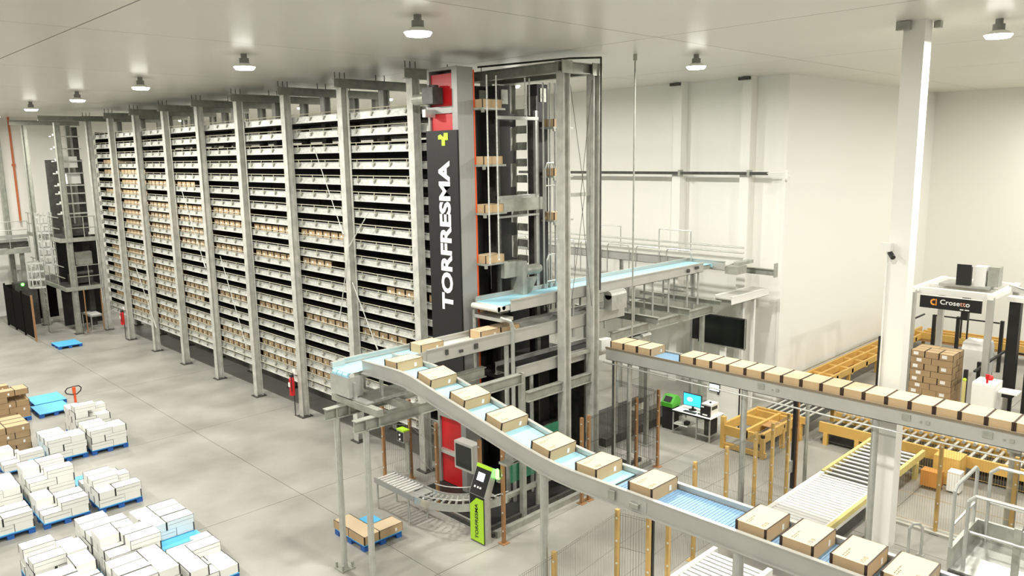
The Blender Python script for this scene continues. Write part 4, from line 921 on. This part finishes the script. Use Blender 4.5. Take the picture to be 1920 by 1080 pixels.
part('small_text_line', MB().b(GX0-0.206, GX0-0.2, 6.85, 6.95, 3.70, 3.73).b(GX0-0.206, GX0-0.2, 6.7, 6.82, 3.70, 3.73), 'letter_white', nb)
part('black_column', MB().b(27.2, 27.5, 5.75, 6.05, 0.8, 3.9), 'black_metal', pz)
part('white_knuckle', MB().b(27.1, 27.5, 5.6, 6.1, 3.85, 4.0), 'white_paint', pz)
part('side_beam', MB().b(27.6, 27.85, 5.0, 5.2, 0, 4.0).prism([(5.1, 4.0), (5.3, 4.0), (6.2, 4.3), (6.2, 4.1)], 'x', 27.6, 27.85), 'stainless_frame', pz)
st = 0
for k in range(9):
    for i, (px, py, r) in enumerate(LY_A if k % 2 == 0 else LY_B):
        z = 0.62+k*0.198
        c = tag(link('carton', br_me[0], None, (25.05+px, 6.87+py, z), PI/2 if r else 0), 'brown carton in the palletiser stack, %s layer up, %s' % (ordn(k+1), (('near left', 'middle left', 'far left', 'near right', 'far right') if k % 2 == 0 else ('near left', 'far left', 'near right', 'middle right', 'far right'))[i]), 'carton', 'cartons in the palletiser stack')
        if k >= 3:
            for e in br_me[1]:
                q = bpy.data.objects.new('end_band', e); COL.objects.link(q); q.parent = c
        if px < 0.35 and (k+i) % 2 == 0:
            q = link('label', MB().b(-0.0, 0.004, -0.07, 0.07, 0.05, 0.15).mesh('label', 'paper'), None, (0, 0, 0)); q.parent = c
            q.location = (-wl/2-0.004, 0.05, 0) if not r else (0.05, ww/2+0.004, 0); q.rotation_euler = (0, 0, 0 if not r else -PI/2)
t = thing('pallet_table', 'yellow pallet table under the palletiser stack', 'table', (25.55, 7.47, 0))
part('deck', MB().b(24.95, 26.15, 6.8, 8.15, 0.5, 0.62), 'yellow_machine', t)
for x, y in ((25.05, 6.9), (26.05, 6.9), (25.05, 8.05), (26.05, 8.05)): part('leg', MB().b(x-0.05, x+0.05, y-0.05, y+0.05, 0, 0.5), 'yellow_machine', t)
cn = thing('control_cabinet', 'white electrical cabinet with red lamp in front of the palletiser', 'cabinet', (24.2, 5.75, 0))
part('body', MB().b(23.95, 24.7, 5.48, 6.05, 0, 2.0), 'white_paint', cn)
part('door', MB().b(23.935, 23.95, 5.5, 6.03, 0.1, 1.95), 'white_paint', cn)
part('emergency_stop', MB().cyl((24.1, 5.72, 2.0), (24.1, 5.72, 2.12), 0.03).cyl((24.1, 5.72, 2.12), (24.1, 5.72, 2.25), 0.05), 'red_paint', cn)
part('alarm_lamp', MB().ball((24.5, 5.75, 2.06), 0.09, 10), 'red_paint', cn)
part('tray', MB().b(24.2, 24.7, 5.0, 5.46, 1.75, 1.79), 'white_paint', cn)
wst = thing('wrapped_load', 'white wrapped load standing behind the brown palletiser stack', 'load', (27.8, 7.4, 0))
part('load_body', MB().b(27.0, 27.9, 6.5, 7.2, 0.15, 2.2), 'carton_white', wst); part('load_cap', MB().prism([(27.0, 2.2), (27.9, 2.2), (27.7, 2.45), (27.1, 2.4)], 'y', 6.5, 7.2), 'carton_white', wst)
part('base', MB().b(26.95, 27.95, 6.45, 7.25, 0, 0.15), 'wood', wst)
bfz = thing('machine_guard', 'black framed guard panels around the right side of the palletiser', 'fence', (26.5, 6.6, 0))
for x, y in ((25.2, 6.55), (26.4, 6.52), (28.4, 6.05), (28.4, 5.2), (28.4, 4.6), (28.0, 5.6)): part('post', MB().b(x-0.05, x+0.05, y-0.05, y+0.05, 0, 2.0), 'black_metal', bfz)
part('top_rail', MB().b(25.2, 28.4, 6.3, 6.36, 1.96, 2.02).b(28.36, 28.42, 3.8, 6.36, 1.96, 2.02), 'black_metal', bfz)
part('dark_panel', MB().b(28.42, 28.46, 3.8, 5.5, 0.1, 1.9), 'mesh_dark', bfz)
bf2 = thing('machine_guard', 'black post guard rail behind the palletiser by the wall', 'fence', (33, 9.5, 0))
for x, y in ((33.0, 9.85), (33.0, 9.65), (33.2, 9.05), (33.4, 7.6)): part('post', MB().b(x-0.06, x+0.06, y-0.06, y+0.06, 0, 2.0), 'black_metal', bf2)
part('top_rail', MB().b(33.0, 33.05, 7.6, 9.85, 1.95, 2.0).b(30.0, 33.0, 10.2, 10.25, 1.95, 2.0), 'black_metal', bf2)
yp = thing('sensor_post', 'pale yellow post beside the palletiser stack', 'post', (24.9, 6.5, 0))
part('post', MB().b(24.85, 24.93, 6.45, 6.53, 0, 1.75), 'yellow_pale', yp); part('cap', MB().ball((24.89, 6.49, 1.77), 0.06, 8), 'lime_sign', yp)

# ================================================================== maintenance platform, hoop
pf = thing('access_platform', 'raised steel platform with curved handrails at the lower right corner', 'platform', (11.4, 2.3, 0))
PZ = 2.9
part('deck', MB().b(10.95, 12.15, 0.4, 2.85, PZ-0.08, PZ), 'stainless', pf)
part('kick_plate', MB().b(10.95, 12.15, 2.83, 2.88, PZ, PZ+0.3), 'galvanised', pf)
part('kick_plate', MB().b(12.10, 12.15, 0.4, 2.83, PZ, PZ+0.3), 'galvanised', pf)
part('edge_beam', MB().b(10.9, 10.95, 0.4, 2.85, PZ-0.2, PZ), 'steel_dark', pf)
part('square_post', MB().b(11.12, 11.2, 2.1, 2.18, PZ-0.6, PZ+0.75), 'galvanised', pf)
H_ = PZ+1.15
part('handrail', MB().tube([(10.98, 2.86, PZ-0.1), (10.98, 2.86, H_-0.05), (11.06, 2.86, H_), (11.9, 2.86, H_), (11.98, 2.86, H_-0.06), (11.98, 2.86, PZ)], 0.025).cyl((10.98, 2.86, PZ+0.6), (11.98, 2.86, PZ+0.6), 0.02), 'stainless', pf)
part('handrail', MB().tube([(11.02, 2.7, PZ-0.1), (11.02, 2.7, H_-0.16), (11.05, 2.62, H_-0.08), (11.05, 0.4, H_-0.08)], 0.025).cyl((11.05, 2.7, PZ+0.55), (11.05, 0.4, PZ+0.55), 0.02), 'stainless', pf)
part('handrail', MB().tube([(12.1, 2.72, PZ), (12.1, 2.72, H_-0.1), (12.1, 2.62, H_), (12.1, 0.4, H_)], 0.025).cyl((12.1, 2.7, PZ+0.6), (12.1, 0.4, PZ+0.6), 0.02), 'stainless', pf)
for x, y in ((11.05, 1.9), (12.0, 1.9), (12.0, 0.6)): part('leg', MB().b(x-0.06, x+0.06, y-0.06, y+0.06, 0, PZ-0.08), 'galvanised', pf)
for x, y, lab in ((18.45, 3.73, 'left'), (18.45, 3.35, 'right')):
    solo('round_column', MB().cyl((x, y, 0), (x, y, 2.2), 0.11, 16).b(x-0.2, x+0.2, y-0.2, y+0.2, 0, 0.03).b(x-0.25, x+0.25, y-0.12, y+0.12, 2.2, 2.4), 'galvanised', 'thick grey round column behind the curved handrails, ' + lab + ' one', 'column', (x, y, 0))
t = thing('guard_hoop', 'low bent steel hoop standing on the floor by the white pillar', 'hoop', (16.7, 5.03, 0))
part('hoop', MB().tube([(16.62, 5.12, 0.02), (16.62, 5.12, 0.6), (16.66, 5.07, 0.7), (16.75, 4.98, 0.7), (16.79, 4.92, 0.6), (16.79, 4.92, 0.02)], 0.03), 'stainless', t)
part('foot', MB().b(16.55, 16.69, 5.05, 5.19, 0, 0.02).b(16.72, 16.86, 4.85, 4.99, 0, 0.02), 'stainless', t)

# ================================================================== far left platform
fp_ = thing('service_platform', 'two storey grey service platform with railings at the far end of the rack', 'platform', (11.5, 43.5, 0))
for x, y in ((10.95, 42.3), (10.4, 46.0), (9.9, 49.5), (12.4, 46.0)):
    p = part('post', MB().ibeam_z(x, y, 0.03, 10.35), 'galvanised', fp_); part('base_plate', MB().b(x-0.2, x+0.2, y-0.2, y+0.2, 0, 0.03), 'steel_dark', p)
part('top_beam', MB().ibeam_x(10.2, 15.8, 42.3, 10.43, 10.66), 'galvanised', fp_)
part('top_beam', MB().ibeam_x(9.8, 13.0, 46.0, 10.36, 10.6), 'galvanised', fp_)
for z in (2.3, 4.72):
    part('deck', MB().b(10.6, 12.3, 42.25, 48.5, z-0.02, z+0.02), 'steel_dark', fp_)
    part('edge_channel', MB().b(10.6, 12.3, 42.2, 42.25, z-0.12, z+0.08).b(10.55, 10.6, 42.2, 48.5, z-0.12, z+0.08), 'galvanised', fp_)
    q = MB()
    for h in (0.55, 1.1): q.cyl((11.0, 42.25, z+h), (12.2, 42.25, z+h), 0.022, 6).cyl((10.58, 42.3, z+h), (10.58, 48.4, z+h), 0.022, 6)
    for x in (11.1, 11.65, 12.15): q.cyl((x, 42.25, z), (x, 42.25, z+1.1), 0.022, 6)
    for y in (43.5, 45, 46.5, 48): q.cyl((10.58, y, z), (10.58, y, z+1.1), 0.022, 6)
    part('railing', q, 'galvanised', fp_)
    part('conveyor_drum', MB().b(11.2, 12.1, 43.2, 44.2, z+0.1, z+0.5).cyl((11.2, 43.2, z+0.6), (12.1, 43.2, z+0.6), 0.12, 10), 'steel_dark', fp_)
part('back_panel', MB().b(11.0, 12.9, 44.9, 44.96, 0, 4.68), 'lift_black', fp_)  # dark sheets added behind the decks to darken the see-through platform
part('back_panel', MB().b(11.25, 13.0, 46.2, 46.26, 4.72, 8.6), 'steel_dark', fp_)
part('cabinet', MB().b(11.4, 12.1, 43.0, 43.3, 3.35, 4.0), 'galvanised', fp_)
part('cabinet', MB().b(11.3, 12.0, 43.4, 43.7, 8.2, 8.75), 'white_paint', fp_)
part('cabinet', MB().b(11.5, 12.1, 43.5, 43.8, 7.4, 7.9), 'white_paint', fp_)
for z in (5.9, 6.4, 6.9, 7.3, 7.9, 8.5, 9.1, 9.7):
    part('carrier_shelf', MB().b(10.9, 12.2, 43.2, 43.6, z, z+0.05).b(11.0, 11.3, 43.15, 43.4, z+0.05, z+0.15), 'galvanised_rail', fp_)
part('lift_mast', MB().b(12.0, 12.25, 43.8, 44.2, 0, 10.2), 'steel_dark', fp_)
def cage(name, label, x, y, z0, z1, r, zl0):
    t = thing(name, label, 'ladder', (x, y, zl0))
    q = MB()
    for dy in (-0.22, 0.22): q.cyl((x, y+dy, zl0), (x, y+dy, z1), 0.025, 6)
    part('side_rails', q, 'galvanised', t)
    q = MB(); z = zl0+0.25
    while z < z1: q.cyl((x, y-0.22, z), (x, y+0.22, z), 0.018, 6); z += 0.3
    part('rungs', q, 'galvanised', t)
    n = 10; z = z0; q = MB()
    while z <= z1+0.01:
        pts = [(x-0.05-r*math.sin(PI*k/n)*1.5, y+r*math.cos(PI*k/n), z) for k in range(n+1)]
        for a, b2 in zip(pts[:-1], pts[1:]):
            q.add([(a[0], a[1], z-0.05), (b2[0], b2[1], z-0.05), (b2[0], b2[1], z+0.05), (a[0], a[1], z+0.05)], [(0, 1, 2, 3)])
        z += 0.4
    for k in range(1, n, 2):
        px, py = x-0.05-r*math.sin(PI*k/n)*1.5, y+r*math.cos(PI*k/n); q.b(px-0.02, px+0.02, py-0.04, py+0.04, z0, z1)
    part('safety_cage', q, 'galvanised_rail', t)
cage('caged_ladder', 'upper caged ladder climbing between the platform storeys', 10.75, 44.3, 3.4, 6.0, 0.42, 2.35)
cage('caged_ladder', 'lower caged ladder rising from the floor beside the dark fence', 10.0, 43.7, 2.4, 3.6, 0.42, 0.0)
mz = thing('mezzanine_conveyor', 'grey conveyor bridge on the far left wall at platform height', 'conveyor', (9.3, 48, 3.9))
part('bridge_beam', MB().b(4.0, 10.5, 47.9, 48.1, 3.7, 3.98), 'galvanised', mz)
part('belt_frame', MB().b(4.0, 10.5, 48.3, 49.2, 4.3, 4.45).b(4.0, 10.5, 47.95, 48.0, 4.55, 4.7), 'stainless', mz)
part('dark_bed', MB().b(4.0, 10.5, 48.2, 49.3, 4.0, 4.28), 'steel_dark', mz)
q = MB()
for z in (4.95, 5.4): q.cyl((4.0, 48.0, z), (10.5, 48.0, z), 0.022, 6)
for k in range(8): q.cyl((4.2+0.9*k, 48.0, 4.0), (4.2+0.9*k, 48.0, 5.4), 0.022, 6)
part('railing', q, 'stainless', mz)
part('leg', MB().b(4.5, 4.7, 48.3, 48.5, 0, 3.7), 'galvanised', mz); part('leg', MB().b(10.1, 10.3, 48.5, 48.7, 0, 3.7), 'galvanised', mz)
fd = thing('dark_fence', 'dark mesh guard fence with rusty post in front of the far platform', 'fence', (9.0, 45, 0))
part('mesh_panel', MB().b(8.99, 9.01, 42.1, 44.0, 0.12, 2.15), 'fence_black', fd); part('mesh_panel', MB().b(8.97, 8.99, 44.0, 45.8, 0.12, 2.15), 'fence_black', fd); part('mesh_panel', MB().b(8.95, 8.97, 45.8, 47.5, 0.12, 2.15), 'fence_black', fd)
part('mesh_panel', MB().b(9.0, 11.4, 47.5, 47.53, 0.12, 2.15), 'fence_black', fd)
for y in (42.05, 44.0, 45.8, 47.5): part('post', MB().b(8.96, 9.04, y-0.04, y+0.04, 0, 2.25), 'orange_post' if y < 43 else 'fence_black', fd)
for x, y in ((11.3, 42.1), (12.15, 42.4)): part('post', MB().b(x-0.022, x+0.022, y-0.022, y+0.022, 0, 2.2), 'orange_post', fd)
dcl = thing('lime_lit_panel', 'dark cabinet with small green light above the dark fence', 'cabinet', (9.6, 47, 0))
part('body', MB().b(9.3, 10.3, 46.6, 47.2, 0, 2.3), 'steel_dark', dcl); part('green_lamp', MB().ball((9.65, 46.55, 2.2), 0.08, 8), 'green_glow', dcl)
t = thing('steel_table', 'small steel table with pale tray top in front of the far platform', 'table', (11.75, 43.5, 0))
part('top', MB().b(11.65, 12.3, 42.75, 44.3, 0.66, 0.72), 'stainless', t)
part('tray', MB().b(11.72, 12.23, 42.95, 44.1, 0.72, 0.76), 'white_paint', t)
for x in (11.7, 12.25):
    for y in (42.8, 44.25): part('leg', MB().cyl((x, y, 0), (x, y, 0.66), 0.03, 8), 'stainless', t)
part('brace', MB().cyl((11.7, 42.8, 0.2), (12.25, 42.8, 0.2), 0.02, 6), 'stainless', t)
solo('white_cabinet', MB().b(10.0, 11.2, 50.0, 50.55, 0, 2.6).b(9.9, 11.3, 49.9, 50.0, 0, 1.4), 'white_paint', 'white cabinet against the far left wall below the conveyor bridge', 'cabinet', (10.6, 50.2, 0))
